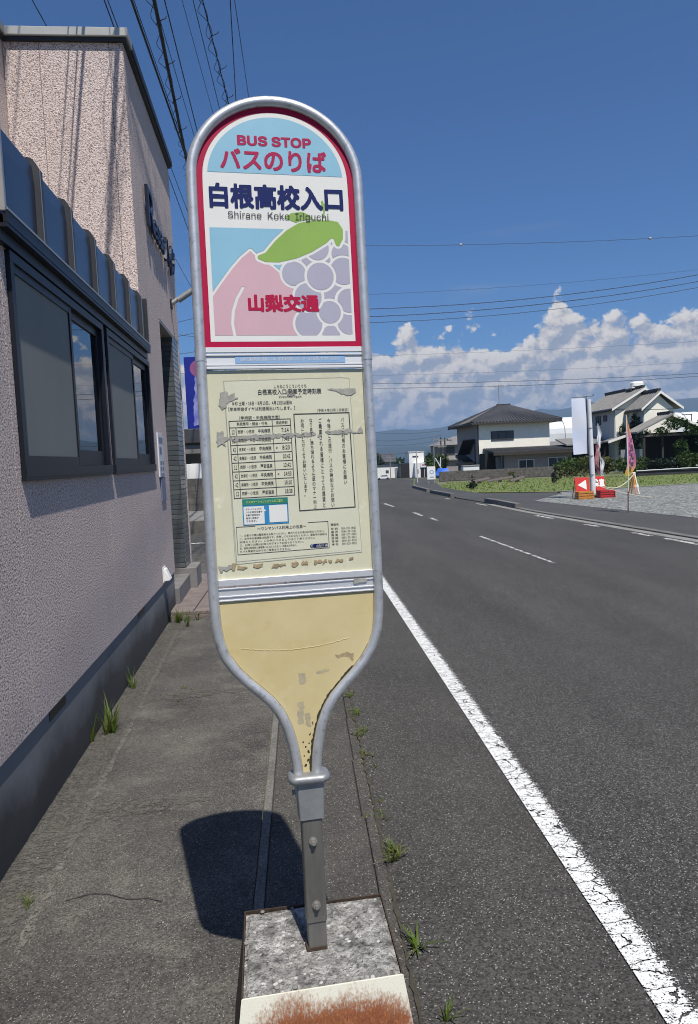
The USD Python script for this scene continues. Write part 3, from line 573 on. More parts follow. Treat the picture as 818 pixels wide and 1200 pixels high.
cell('系統番号・経由・行先', 0.12, 0.62, 0); cell('通過時刻', 0.76, 0.95, 0)
for i, (no, via, to, tm, mk) in enumerate((('12', '西野・小笠原', '中央病院', '7:14', ''), ('42', '曲輪田・平岡', '中央病院', '7:42', ''), ('42', '倉庫町・小笠原', '中央病院', '8:23', '※'), ('42', '曲輪田・小笠原', '中央病院', '10:42', ''), ('11', '西野・小笠原', '芦安温泉', '12:42', ''), ('42', '倉庫町・小笠原', '中央病院', '14:53', '※'), ('42', '曲輪田・小笠原', '中央病院', '16:10', ''), ('12', '西野・小笠原', '芦安温泉', '18:38', ''))):
    cell(no, 0.03, 0.08, i + 1, 0.7); cell(via, 0.13, 0.40, i + 1, 0.5, 0.31); cell(to, 0.46, 0.66, i + 1, 0.7, 0.27); cell(tm, 0.84, 0.965, i + 1, 0.9, 0.27)
    if mk: cell(mk, 0.735, 0.765, i + 1, 0.9, 0.38)
bxp = [(0.0155, 1.5372), (0.1774, 1.538), (0.1816, 1.2619), (0.0182, 1.2593)]
lines.append(LineString(bxp + bxp[:1]).buffer(0.0015, join_style='mitre'))
for text, uc, top, bot in (('バスご利用のお客様にお願い', 0.157, 1.524, 1.330), ('今後にこの運行、バスの時刻などお問い', 0.1165, 1.522, 1.266), ('ご乗車される皆様にとっての運賃と', 0.091, 1.524, 1.266), ('なります。満ち溢れるよう仕草のマナー向上', 0.064, 1.524, 1.264), ('お過ごしいただくようお願いいたします。', 0.039, 1.523, 1.300)):
    T.append(fit(text, uc - 0.0055, uc + 0.0045, bot, top, bold=0.35, px=40, vertical=True))
row('～ワンマンバス利用上の注意～', -0.106, 0.034, 1.2095, 1.2190, b=0.7)
for i, t in enumerate(('一、お乗りの際は整理券をお取りください。車内での立ち席はお控えください。', '二、走行中の席移動は危険です。停車してからお立ちください。運転中の会話は', '　　お控えください。この件につきましてはご了承ください。', '三、お降りの際はお知らせボタンでお知らせください。', '四、運賃は降車時に運賃箱へお入れください。両替はお早めに。', '　　※バス停留所以外でのご乗車はできません。')):
    w_ = (0.255, 0.262, 0.225, 0.190, 0.170, 0.150)[i]; v = 1.2005 - i * 0.0090
    row(t, -0.158, -0.158 + w_ * 0.96, v - 0.0062, v, b=0.3)
ln((-0.1649, 1.2221), (-0.112, 1.2225), 0.0007); ln((0.040, 1.2240), (0.0984, 1.2245), 0.0007); ln((0.0984, 1.2245), (0.0987, 1.1478), 0.0007); ln((0.0987, 1.1478), (-0.1643, 1.144), 0.0007); ln((-0.1643, 1.144), (-0.1649, 1.2221), 0.0007)
lg = sbox(0.052, 1.1505, 0.0945, 1.1612)
row('連絡先', 0.106, 0.130, 1.2105, 1.2180, b=0.4)
for i, (a, b) in enumerate((('甲 府', '055-222-0821'), ('鰍 沢', '0556-22-3131'), ('敷 島', '055-277-3353'), ('韮 崎', '0551-22-2511'), ('身 延', '0556-62-0125'), ('本 社', '055-223-0821'))):
    v = 1.2050 - i * 0.0090; row(a, 0.1065, 0.1265, v - 0.0068, v, b=0.4); row(b, 0.137, 0.181, v - 0.0062, v - 0.0004, b=0.4, cjk=False)
obj('timetable_lettering', flat(thin(unary_union(T), 0.00008), -0.0027), 'ink', board)
obj('timetable_rules', flat(unary_union(lines), -0.0027), 'ink', board)
lt = fit('山梨交通', 0.060, 0.0935, 1.1518, 1.1598, bold=1.2, px=40)
obj('operator_mark', flat(unary_union([lg.difference(lt), Point(0.0475, 1.1555).buffer(0.0048).difference(Point(0.0475, 1.1555).buffer(0.0033)), sbox(0.0445, 1.1548, 0.0505, 1.1562)]), -0.0027), 'sign_navy', board)
card = obj('guide_card', flat(sbox(-0.1448, 1.2258, -0.0148, 1.3002), -0.0024), 'card_blue', board)
obj('card_header', flat(sbox(-0.1446, 1.2822, -0.0150, 1.3000), -0.0018), 'card_green', board)
cw = unary_union([sbox(-0.1400, 1.2300, -0.0860, 1.2765).buffer(0.002), Polygon([(-0.086, 1.270), (-0.0775, 1.2655), (-0.086, 1.262)]), sbox(-0.0690, 1.2315, -0.0195, 1.2785).buffer(0.001)])
obj('card_panels', flat(cw, -0.0018), 'sign_white', board)
obj('card_heading', flat(fit('バスロケーションシステムのご案内', -0.134, -0.030, 1.2870, 1.2955, bold=0.6, px=40), -0.0012), 'card_lime', board)
obj('card_lettering', flat(unary_union([fit(t, -0.1365, -0.1365 + w_, 1.2685 - i * 0.0085, 1.2740 - i * 0.0085, bold=0.5, px=40) for i, (t, w_) in enumerate((('スマートフォンから', 0.045), ('バスの現在位置や', 0.047), ('到着予想時刻を', 0.040), ('簡単に検索が', 0.036), ('できます。', 0.030)))]), -0.0012), 'ink', board)
def blob(pts, s, a=0.0025): return wob(pts, a, 0.006, s)
grey = [blob([(-0.206, 1.4924), (-0.186, 1.494), (-0.187, 1.478), (-0.168, 1.476), (-0.168, 1.470), (-0.185, 1.466), (-0.184, 1.454), (-0.205, 1.455)], 1), blob([(-0.166, 1.478), (-0.10, 1.482), (-0.02, 1.480), (0.02, 1.484), (0.075, 1.484), (0.075, 1.474), (0.01, 1.472), (-0.05, 1.470), (-0.1, 1.466), (-0.166, 1.464)], 2), blob([(0.085, 1.482), (0.098, 1.478), (0.088, 1.468), (0.081, 1.470)], 3, 0.0015),
        blob([(0.105, 1.486), (0.15, 1.484), (0.168, 1.492), (0.183, 1.492), (0.183, 1.477), (0.11, 1.476)], 4), blob([(0.183, 1.481), (0.20, 1.481), (0.205, 1.494), (0.214, 1.494), (0.218, 1.478), (0.183, 1.477)], 5, 0.0015), blob([(-0.1925, 1.6018), (-0.170, 1.603), (-0.166, 1.592), (-0.150, 1.598), (-0.149, 1.589), (-0.134, 1.587), (-0.168, 1.578), (-0.174, 1.556), (-0.193, 1.558)], 6),
        blob([(0.1116, 1.610), (0.14, 1.608), (0.204, 1.6085), (0.198, 1.594), (0.185, 1.588), (0.163, 1.590), (0.138, 1.602)], 7, 0.0015), blob([(0.0, 1.607), (0.018, 1.606), (0.022, 1.592), (0.008, 1.586), (-0.002, 1.590)], 8, 0.0015), blob([(-0.2194, 1.1138), (-0.185, 1.113), (-0.180, 1.105), (-0.192, 1.099), (-0.219, 1.098)], 9)]
for g in grey: obj('tape_residue', flat(g.difference(unary_union(T).buffer(0.0004)), -0.0021), 'glue_grey', board)
bro = [blob([(x_, 1.101 + y_), (x_ + l_, 1.103 + y_), (x_ + l_ * 0.9, 1.112 + y_), (x_ + l_ * 0.45, 1.109 + y_), (x_ + 0.004, 1.113 + y_)], 20 + i, 0.0018) for i, (x_, l_, y_) in enumerate(((-0.168, 0.03, 0), (-0.125, 0.032, 0.002), (-0.07, 0.045, 0.001), (-0.015, 0.022, 0.001), (0.014, 0.02, 0.002), (0.05, 0.026, 0.003), (0.079, 0.010, 0.003), (0.093, 0.012, 0.003), (0.112, 0.026, 0.003), (0.155, 0.014, 0.007)))] + [blob([(-0.182, 1.121), (-0.168, 1.119), (-0.176, 1.100), (-0.183, 1.102)], 40, 0.0015)]
for g in bro: obj('tape_residue', flat(g, -0.0021), 'glue_brown', board)
# aluminium rails below the board
lowr = obj('lower_rail', [box(-0.2235, 0.2235, 1.0575, 1.0765, -0.008, 0.003, 0.0012)] , 'anodised', bus)
obj('lower_rail', [box(-0.2235, 0.2235, 1.0135, 1.0525, -0.008, -0.001)] + [box(-0.2235, 0.2235, a, a + 0.0035, -0.0008, 0.0025, 0.0006) for a in (1.0145, 1.0260, 1.0480)], 'anodised', bus)
obj('tape_residue', flat(blob([(0.164, 1.039), (0.205, 1.041), (0.208, 1.052), (0.165, 1.054)], 50, 0.0012), 0.0032), 'glue_grey', bus)
# yellow lower plate
yl_poly = inside.intersection(sbox(-1, 0.49, 1, 1.0125))
yl = obj('lower_plate', solid(yl_poly, 0.004, -0.007), 'yellow_board', bus)
for g in ([blob([(-0.0103, 0.793), (0.009, 0.789), (0.0101, 0.762), (-0.009, 0.760)], 60, 0.001), blob([(0.0408, 0.792), (0.079, 0.796), (0.078, 0.789), (0.045, 0.786)], 61, 0.001), blob([(-0.017, 0.708), (0.002, 0.711), (0.001, 0.688), (-0.016, 0.686)], 62, 0.0012), blob([(-0.0195, 0.684), (-0.002, 0.684), (-0.003, 0.645), (-0.019, 0.645)], 63, 0.0012), blob([(0.0012, 0.673), (0.018, 0.674), (0.0184, 0.634), (0.004, 0.638)], 64, 0.0012)]): obj('worn_print', flat(g, -0.0025), 'worn_mark', yl)
obj('worn_print', flat(unary_union([blob([(0.1012, 0.836), (0.1534, 0.838), (0.1521, 0.812), (0.140, 0.826), (0.106, 0.824)], 65, 0.002)]), -0.0025), 'glue_brown', yl)
wx = np.linspace(-0.168, 0.142, 40); wy = 0.862 + 0.022 * ((wx + 0.02) / 0.15) ** 2 * 0.75 + 0.0012 * np.sin(wx * 310)
obj('plate_ripple', tube(np.column_stack([wx, wy, np.full(40, -0.0035)]), 0.0014, 6), 'yellow_board', yl, smooth=True)
rim = unary_union([yl_poly.difference(yl_poly.buffer(-0.0045)), wob(list(polys(yl_poly.difference(yl_poly.buffer(-0.0085)).intersection(sbox(0.002, 0.50, 1, 0.80)))[0].exterior.coords), 0.0012, 0.008, 77)]).intersection(yl_poly)
obj('grime_edge', flat(unary_union([rim.intersection(sbox(-1, 0.49, 1, 0.86))] + [blob([(x_, y_), (x_ + s_, y_), (x_ + s_, y_ + s_ * 1.6), (x_, y_ + s_)], 100 + i, 0.0008) for i, (x_, y_, s_) in enumerate(((-0.006, 0.52, 0.006), (0.002, 0.535, 0.005), (-0.008, 0.55, 0.004), (0.004, 0.56, 0.006), (-0.003, 0.575, 0.004), (0.008, 0.585, 0.004), (-0.01, 0.59, 0.004), (0.012, 0.61, 0.005), (0.02, 0.64, 0.005)))]).intersection(yl_poly), -0.0024), 'mould', yl)
# clamp, socket and post
def rr(x0, x1, y0, y1, z0, z1, r): return solid(sbox(x0 + r, z0 + r, x1 - r, z1 - r).buffer(r, 6), y1 - y0)   # extruded along +z; turned below
def collar(hw, z0, z1, v0, v1, r):
    m = solid(sbox(-hw + r, z0 + r, hw - r, z1 - r).buffer(r, 6), v1 - v0)
    return xf(m, ((1, 0, 0), (0, 0, 1), (0, 1, 0)), (0, v0, 0))
def soft(m): return m
c0 = collar(0.0475, -0.030, 0.030, 0.482, 0.505, 0.012); c0.vertices[:, 0] += 0.003
obj('clamp_collar', [c0] + [tube([(0.003 + 0.0475 * math.cos(a) * 0.97, vv, 0.0305 * math.sin(a)) for a in np.linspace(0, 2 * math.pi, 33)[:-1]], 0.004, 8, closed=True) for vv in ()], 'cast_grey', bus, smooth=35)
obj('clamp_rim', [tube([(0.003 + sx * (0.0485 - 0.014 + 0.014 * math.cos(a)), 0.494, sz * (0.030 - 0.014 + 0.014 * math.sin(a))) for sx, sz, aa in ((1, 1, np.linspace(0, math.pi / 2, 6)), (-1, 1, np.linspace(math.pi / 2, 0, 6)), (-1, -1, np.linspace(0, math.pi / 2, 6)), (1, -1, np.linspace(math.pi / 2, 0, 6))) for a in aa], 0.0125, 10, closed=True)], 'cast_grey', bus, smooth=40)
s0 = collar(0.0395, -0.027, 0.027, 0.378, 0.484, 0.006); s0.vertices[:, 0] += 0.004; k_ = (0.484 - s0.vertices[:, 1]) / 0.106; s0.vertices[:, 0] = 0.004 + (s0.vertices[:, 0] - 0.004) * (1 - 0.10 * k_)
obj('socket', s0, 'cast_grey', bus, smooth=35)
ps = collar(0.0295, -0.022, 0.022, 0.080, 0.380, 0.006); ps.vertices[:, 0] += 0.0035
obj('post_sleeve', ps, 'weathered_steel', bus, smooth=35)
pi_ = collar(0.0265, -0.018, 0.018, -0.004, 0.083, 0.004); pi_.vertices[:, 0] += 0.0035
obj('post_stub', pi_, 'weathered_steel', bus, smooth=35)
obj('post_stub_rust', collar(0.030, -0.021, 0.021, -0.004, 0.007, 0.004), 'rust_steel', bus)
for vv in (0.3134, 0.1300):
    bo = trimesh.creation.cylinder(radius=0.0105, height=0.010, sections=6); bo.apply_translation([0.003, vv, 0.027])
    wa = trimesh.creation.cylinder(radius=0.0125, height=0.003, sections=20); wa.apply_translation([0.003, vv, 0.0235])
    sh = trimesh.creation.cylinder(radius=0.0055, height=0.016, sections=12); sh.apply_translation([0.003, vv, 0.032])
    obj('bolt', [bo, wa, sh], 'rivet_dark', bus)
sb = trimesh.creation.cylinder(radius=0.007, height=0.012, sections=6); sb = xf(sb, ((0, 0, 1), (0, 1, 0), (-1, 0, 0))); sb.apply_translation([-0.041, 0.452, 0.0])
obj('bolt', sb, 'rivet_dark', bus)
# ---- the concrete foot: a tapered steel pan filled with concrete
top4 = np.array([(-0.2215, 1.8190), (0.2122, 1.8586), (0.1940, 2.2314), (-0.2410, 2.1980)])
cen = top4.mean(0)
def foot(z, grow=0.0):
    k = 0.14 * (0.2 - z) + grow; out = []
    for i in range(4):
        e1 = top4[i] - top4[i - 1]; e2 = top4[(i + 1) % 4] - top4[i]
        n1 = np.array([e1[1], -e1[0]]) / np.linalg.norm(e1); n2 = np.array([e2[1], -e2[0]]) / np.linalg.norm(e2)
        out.append((*(top4[i] + (n1 + n2) * k), z))
    return np.array(out)
A_, B_ = foot(0.2), foot(-0.148)
for i, nm in enumerate(('foot_front', 'foot_side', 'foot_back', 'foot_side')):
    j = (i + 1) % 4; inn = foot(0.2, -0.004); inb = foot(-0.148, -0.004)
    obj(nm, hull(W2S([A_[i], A_[j], B_[i], B_[j], inn[i], inn[j], inb[i], inb[j]])), 'rusty_paint' if i == 0 else 'rust_steel', bus)
g_ = foot(0.2, -0.0045)[:, :2]
nx, ny = 60, 56
uu, vv = np.meshgrid(np.linspace(0, 1, nx), np.linspace(0, 1, ny)); uu, vv = uu.ravel()[:, None], vv.ravel()[:, None]
pt = (g_[0] * (1 - uu) + g_[1] * uu) * (1 - vv) + (g_[3] * (1 - uu) + g_[2] * uu) * vv
edge = np.minimum(np.minimum(uu, 1 - uu), np.minimum(vv, 1 - vv))[:, 0]
hz = 0.197 + 0.010 * (meshkit.fbm(np.column_stack([pt * 16, np.zeros(len(pt))]), 4, 3) - 0.5) - 0.006 * (edge < 0.02)
F_ = []
for b in range(ny - 1):
    for a in range(nx - 1):
        q = b * nx + a; F_ += [(q, q + 1, q + nx + 1), (q, q + nx + 1, q + nx)]
obj('concrete_fill', trimesh.Trimesh(W2S(np.column_stack([pt, hz])), np.array(F_), process=False), 'old_concrete', bus, smooth=True)
pb = []
for i in range(46):
    a, b = r_.random(2); c = (g_[0] * (1 - a) + g_[1] * a) * (1 - b) + (g_[3] * (1 - a) + g_[2] * a) * b; s = r_.uniform(0.003, 0.009)
    m = trimesh.creation.icosphere(1, s); m.vertices *= [1, 1, 0.5]; m.apply_translation([*c, 0.198]); m.vertices = W2S(m.vertices); pb.append(m)
obj('loose_stones', pb, 'kerb_concrete', bus, kind='stuff')

# ================================================================== THE PINK BUILDING
Bo = np.array([-1.138, 0, 0]); Tt = np.array([-0.036, 0.99935, 0]); Mm = np.array([0.99935, 0.036, 0])
BM = [[*Mm, 0], [*Tt, 0], [0, 0, 1, 0], [*Bo, 1]]                      # local x = out of the wall, y = along the street, z = up
mat('stucco', (0.70, 0.585, 0.545), rough=0.95, streak=((0.38, 0.31, 0.29), 0.28), col2=(0.63, 0.515, 0.475), vscale=1.6, vdetail=8, bump=1.0, bscale=92, bdist=0.017, speck=[((0.15, 0.12, 0.115), 92, 0.49, 0.37, 0.92), ((0.82, 0.74, 0.71), 92, 0.55, 0.66, 0.85)])  # dark pits and pale grains put the shading of the relief into the colour
mat('joint_dark', (0.10, 0.085, 0.085), rough=0.9)
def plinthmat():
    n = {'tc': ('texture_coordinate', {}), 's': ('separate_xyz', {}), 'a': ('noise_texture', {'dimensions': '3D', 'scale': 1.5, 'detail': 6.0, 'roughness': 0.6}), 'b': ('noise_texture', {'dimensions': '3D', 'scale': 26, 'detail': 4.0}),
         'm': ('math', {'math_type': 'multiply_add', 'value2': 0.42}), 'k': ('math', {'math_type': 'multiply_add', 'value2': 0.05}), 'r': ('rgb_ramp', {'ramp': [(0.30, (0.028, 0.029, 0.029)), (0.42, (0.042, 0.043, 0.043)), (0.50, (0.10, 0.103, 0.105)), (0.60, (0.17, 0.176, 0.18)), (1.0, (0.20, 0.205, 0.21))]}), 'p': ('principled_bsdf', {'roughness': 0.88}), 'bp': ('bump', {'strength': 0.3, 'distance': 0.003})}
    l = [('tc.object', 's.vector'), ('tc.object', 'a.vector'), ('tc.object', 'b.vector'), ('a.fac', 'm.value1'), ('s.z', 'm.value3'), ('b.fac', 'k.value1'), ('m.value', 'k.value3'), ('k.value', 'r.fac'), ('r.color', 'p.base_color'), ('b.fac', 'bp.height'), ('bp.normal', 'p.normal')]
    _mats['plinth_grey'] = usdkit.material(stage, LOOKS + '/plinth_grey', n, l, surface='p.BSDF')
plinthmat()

mat('frame_navy', (0.008, 0.010, 0.017), rough=0.42, spec=0.35, var=0.1)
mat('fascia_blue', (0.045, 0.058, 0.085), rough=0.22, metal=0.3, var=0.12, vscale=3, stretch=(1, 1, 0.2))
mat('fascia_rib', (0.055, 0.053, 0.050), rough=0.4, metal=0.4, var=0.15, vscale=6)
mat('bright_edge', (0.42, 0.41, 0.38), rough=0.4, metal=0.6)
mat('insect_screen', (0.185, 0.196, 0.185), rough=0.75, var=0.06, vscale=2)
mat('room_dark', (0.02, 0.02, 0.022), rough=0.9)
mat('blind_grey', (0.10, 0.105, 0.10), rough=0.9)
mat('coping', (0.40, 0.40, 0.37), rough=0.45, metal=0.3, var=0.1, vscale=3)
mat('tile_slate', (0.075, 0.086, 0.095), rough=0.28, var=0.25, vscale=2.2, coat=0.2)
mat('tile_slate_light', (0.10, 0.108, 0.112), rough=0.3, var=0.25, vscale=2.2, coat=0.2)
mat('grout', (0.13, 0.13, 0.125), rough=0.95)
mat('white_plastic', (0.72, 0.72, 0.69), rough=0.4, var=0.05)
mat('notice_white', (0.60, 0.61, 0.64), rough=0.5, var=0.05); mat('notice_grey', (0.16, 0.19, 0.27), rough=0.5, var=0.1)
panemat('window_glass', (0.55, 0.58, 0.60), ior=3.3)
bld = thing('pink_building', 'pink stucco building with dark metal fascia over its street windows', 'building', matrix=BM)
WIN = ((3.395, 5.175, 1.585, 2.595), (5.290, 7.070, 1.585, 2.595))       # along, along, up, up
S0, SC, SE = 1.2, 6.866, 9.62
PX = (YZ)
def wallpan(pan, mt, name='wall_panel', e0=-0.12, e1=0.0):
    m = solid(pan, e1 - e0); m = xf(m, YZ, (e0, 0, 0)); return obj(name, m, mt, bld)
holes = unary_union([sbox(a - 0.004, c - 0.004, b + 0.004, d + 0.004) for a, b, c, d in WIN])
jw = 0.003
seams = [S0, 3.322, 5.110, 6.895]
for a, b in zip(seams, seams[1:]):
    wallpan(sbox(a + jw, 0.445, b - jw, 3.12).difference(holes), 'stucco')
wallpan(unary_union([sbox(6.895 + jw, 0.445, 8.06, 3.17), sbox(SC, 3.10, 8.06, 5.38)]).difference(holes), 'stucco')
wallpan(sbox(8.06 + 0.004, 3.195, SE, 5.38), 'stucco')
obj('wall_core', box(-0.14, -0.004, S0, 8.05, 0.452, 1.55), 'joint_dark', bld)
obj('wall_core', box(-0.14, -0.004, S0, 8.05, 2.63, 3.1), 'joint_dark', bld)
# wing above the fascia: front wall, side return, back
for a, b in ((-1.03, -0.727), (-0.722, -0.125)):
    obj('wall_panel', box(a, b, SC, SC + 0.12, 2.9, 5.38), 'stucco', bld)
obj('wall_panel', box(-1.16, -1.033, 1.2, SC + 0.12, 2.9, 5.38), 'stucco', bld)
obj('wall_core', box(-1.0, -0.122, SC + 0.008, SC + 0.10, 2.9, 5.35), 'joint_dark', bld)
obj('wall_core', box(-6.0, -0.13, SC + 0.13, SE - 0.02, 3.21, 5.36), 'joint_dark', bld)
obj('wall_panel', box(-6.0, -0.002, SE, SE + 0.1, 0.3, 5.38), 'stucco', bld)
obj('roof', box(-6.0, -0.10, 1.2, SC - 0.01, 2.92, 2.99), 'coping', bld)
rf = obj('roof_coping', box(-1.05, 0.055, SC - 0.055, SC + 0.18, 5.41, 5.485, 0.006), 'coping', bld)
obj('roof_coping', box(-0.12, 0.056, SC + 0.182, SE + 0.06, 5.405, 5.48, 0.006), 'black_metal', bld)
obj('roof_coping', box(-1.20, -0.985, 1.2, SC - 0.058, 5.41, 5.485, 0.006), 'coping', bld)
obj('coping_underside', [box(-1.03, 0.035, SC - 0.035, SC + 0.1, 5.378, 5.409), box(-0.12, 0.036, SC + 0.1, SE + 0.04, 5.378, 5.404), box(-1.15, -1.0, 1.2, SC - 0.036, 5.378, 5.409)], 'black_metal', bld)
# plinth, with a small cut vent strip at its top
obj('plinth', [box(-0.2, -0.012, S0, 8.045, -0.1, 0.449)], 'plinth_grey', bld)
for a in (3.55, 5.9):
    obj('plinth_vent', box(-0.0117, -0.009, a, a + 0.28, 0.385, 0.438), 'black_metal', bld)
# windows
for wi, (a, b, c, d) in enumerate(WIN):
    w_ = thing('window', parent=bld); f = 0.045; mid = a + (b - a) * 0.56
    obj('frame', [box(-0.09, 0.022, a, b, d - f, d), box(-0.09, 0.026, a - 0.006, b + 0.006, c - 0.004, c + f), box(-0.088, 0.021, a, a + f, c + f, d - f), box(-0.088, 0.021, b - f, b, c + f, d - f)], 'frame_navy', w_)
    obj('sill', box(0.0, 0.0235, a - 0.01, b + 0.01, c - 0.022, c - 0.0045), 'frame_navy', w_)
    obj('sash', [box(-0.030, -0.008, mid - 0.05, mid - 0.012, c + f, d - f), box(-0.031, -0.009, mid - 0.05, b - f, c + f + 0.002, c + f + 0.095), box(-0.029, -0.008, mid - 0.05, b - f, d - f - 0.05, d - f), box(-0.032, -0.0075, b - f - 0.05, b - f, c + f + 0.05, d - f - 0.002)], 'frame_navy', w_)
    obj('sash', [box(-0.006, 0.010, a + f, a + f + 0.028, c + f, d - f), box(-0.006, 0.012, mid - 0.03, mid + 0.006, c + f, d - f), box(-0.005, 0.011, a + f + 0.028, mid - 0.03, c + f, c + f + 0.05), box(-0.005, 0.011, a + f + 0.028, mid - 0.03, d - f - 0.04, d - f)], 'frame_navy', w_)
    obj('screen', box(0.001, 0.003, a + f + 0.026, mid - 0.028, c + f + 0.048, d - f - 0.038), 'insect_screen', w_)
    obj('pane', box(-0.022, -0.018, mid - 0.014, b - f - 0.048, c + f + 0.095, d - f - 0.048), 'window_glass', w_)
    obj('blind', box(-0.30, -0.29, a, b, c, d), 'room_dark', w_)  # dark sheet in place of the unlit room behind the pane
    obj('reveal', [box(-0.30, -0.091, a, b, d - 0.02, d), box(-0.30, -0.091, a, b, c, c + 0.02), box(-0.30, -0.091, a, a + 0.02, c, d), box(-0.30, -0.091, b - 0.02, b, c, d)], 'room_dark', w_)
# drip channel and fascia above
fas = thing('fascia', parent=bld)
F0, F1 = 3.27, 6.93
obj('channel', [box(0.0, 0.062, F0, F1, 2.655, 2.672), box(0.046, 0.064, F0 + 0.001, F1 - 0.001, 2.674, 2.735), box(0.0, 0.030, F0 + 0.002, F1 - 0.002, 2.602, 2.653)], 'frame_navy', fas)
obj('channel_lip', box(0.0642, 0.0680, F0, F1, 2.726, 2.737), 'bright_edge', fas)
ribs = [3.27, 3.79, 4.35, 4.91, 5.47, 6.02, 6.58, 6.905]
for i, (a, b) in enumerate(zip(ribs, ribs[1:])):
    wdt = 0.090
    x0 = a + (wdt if i else 0.02)
    # panel bows slightly and its top is turned back
    pr = [(0.030, 2.72), (0.034, 2.80), (0.036, 3.02), (0.030, 3.105), (0.010, 3.135), (-0.05, 3.14)]
    P_ = Polygon(pr + [(-0.05, 2.72)])
    m = solid(P_, b - x0); m = xf(m, ((1, 0, 0), (0, 0, 1), (0, 1, 0)), (0, x0, 0)); obj('fascia_panel', m, 'fascia_blue', fas)
    if i:
        pts = [(e, s, z) for z, k in ((2.725, 0.0), (3.10, 0.0), (3.15, -0.03)) for e, s in ((0.02, a), (0.060 + k, a + 0.018), (0.060 + k, a + wdt - 0.024), (0.02, a + wdt))] + [(-0.05, a, 3.165), (-0.05, a + wdt, 3.165)]
        obj('fascia_rib', hull(pts), 'fascia_rib', fas)
        obj('rib_edge', hull([(0.0605, a + 0.016, 2.73), (0.0605, a + 0.024, 2.73), (0.0625, a + 0.020, 2.73), (0.0605, a + 0.016, 3.098), (0.0605, a + 0.024, 3.098), (0.0625, a + 0.020, 3.098)]), 'bright_edge', fas)  # pale strip: light caught on the near edge of the rib, put in as colour
obj('fascia_end', box(-0.05, 0.060, F0 - 0.006, F0 + 0.018, 2.72, 3.15, 0.003), 'bright_edge', fas)
obj('fascia_end', box(-0.05, 0.056, F1 - 0.025, F1 + 0.012, 2.72, 3.15, 0.003), 'fascia_rib', fas)
# the recessed doorway: lintel, tiled pier, step, door
obj('lintel', box(-1.2, -0.004, 8.06, SE - 0.002, 3.168, 3.193), 'coping', bld)
obj('recess_wall', [box(-1.25, -1.2, 8.05, SE, 0.3, 3.2), box(-1.2, -0.125, 7.93, 8.055, 0.3, 3.2)], 'joint_dark', bld)
obj('door', [box(-1.199, -1.15, 8.2, 8.98, 0.35, 2.5, 0.01)], 'frame_navy', bld)
pier = obj('tiled_pier', box(-1.2, -0.018, 9.10, SE - 0.004, 0.30, 3.166), 'grout', bld)
rh = 0.0605; nrow = 47
for i in range(nrow):
    z0 = 0.342 + i * rh; z1 = z0 + rh - 0.006
    for k, (e0, e1) in enumerate(((-0.246, -0.020), (-0.478, -0.252))):
        obj('tile', box(e0, e1, 9.088, 9.0995, z0, z1, 0.002), 'tile_slate' if (i * 7 + k * 3) % 5 else 'tile_slate_light', pier)
    for k, (a, b) in enumerate(((9.090, 9.315), (9.321, 9.612))):
        obj('tile', box(-0.0175, -0.006, a, b, z0, z1, 0.002), 'tile_slate_light' if (i * 5 + k) % 4 else 'tile_slate', pier)
obj('door_step', box(-1.2, 0.035, 8.056, 9.085, -0.05, 0.262, 0.008), 'stoop_concrete', bld)
obj('door_step', box(-1.2, 0.12, 9.0875, SE, -0.05, 0.335, 0.008), 'stoop_concrete', bld)
# things fixed on the wall
nb = thing('notice_board', 'narrow white notice board with grey lower panel on pink wall beside doorway', 'notice', matrix=BM)
bd = obj('board', box(0.002, 0.016, 7.34, 7.66, 1.50, 1.94, 0.002), 'notice_white', nb)
obj('lower_panel', box(0.002, 0.014, 7.42, 7.68, 1.255, 1.495, 0.002), 'notice_grey', nb)
for a, b, c, d in ((7.39, 7.62, 1.84, 1.90), (7.40, 7.53, 1.73, 1.80)): obj('print_block', box(0.0165, 0.0175, a, b, c, d), 'notice_grey', nb)
for i in range(3):
    for j in range(2): obj('print_block', box(0.0165, 0.0175, 7.40 + j * 0.13, 7.49 + j * 0.13, 1.66 - i * 0.06 - 0.036, 1.66 - i * 0.06), 'notice_grey', nb)
vt = thing('wall_vent', 'small white plastic outlet cover low on pink wall by the step', 'outlet', matrix=BM)
obj('hood', hull([(0.0, 7.20, 0.60), (0.0, 7.33, 0.60), (0.0, 7.20, 0.475), (0.0, 7.33, 0.475), (0.03, 7.21, 0.59), (0.03, 7.32, 0.59), (0.07, 7.21, 0.49), (0.07, 7.32, 0.49), (0.06, 7.21, 0.478), (0.06, 7.32, 0.478)]), 'white_plastic', vt)
obj('back_plate', box(0.001, 0.010, 7.18, 7.35, 0.462, 0.612, 0.003), 'white_plastic', vt)
mat('letter_navy', (0.006, 0.007, 0.022), rough=0.35, var=0.1)
lt_ = thing('wall_letters', 'raised dark blue letters on the pink wall high above doorway', 'lettering', matrix=BM)
def wl(text, a, b, c, d, bold=2.0, cjk=False, skew=0):
    g = fit(text, a, b, c, d, bold=bold, cjk=cjk)
    m = solid(g, 0.03, 0.02); m = xf(m, YZ); obj('letter', m, 'letter_navy', lt_)
wl('R', 7.46, 7.80, 3.99, 4.38, 0.2)
for ch, a, b, c, d in (('e', 7.80, 7.99, 3.98, 4.17), ('s', 8.00, 8.17, 3.98, 4.17), ('s', 8.18, 8.35, 3.98, 4.17), ('e', 8.36, 8.54, 3.98, 4.17), ('ハ', 8.60, 8.92, 3.95, 4.25), ('イ', 8.93, 9.17, 3.90, 4.27), ('ツ', 9.15, 9.42, 3.95, 4.27)):
    wl(ch, a, b, c, d, 0.6, cjk=ord(ch) > 255)
lp = thing('wall_lamp', 'grey tubular lamp arm sticking out from the pink wall over doorway', 'lamp', matrix=BM)
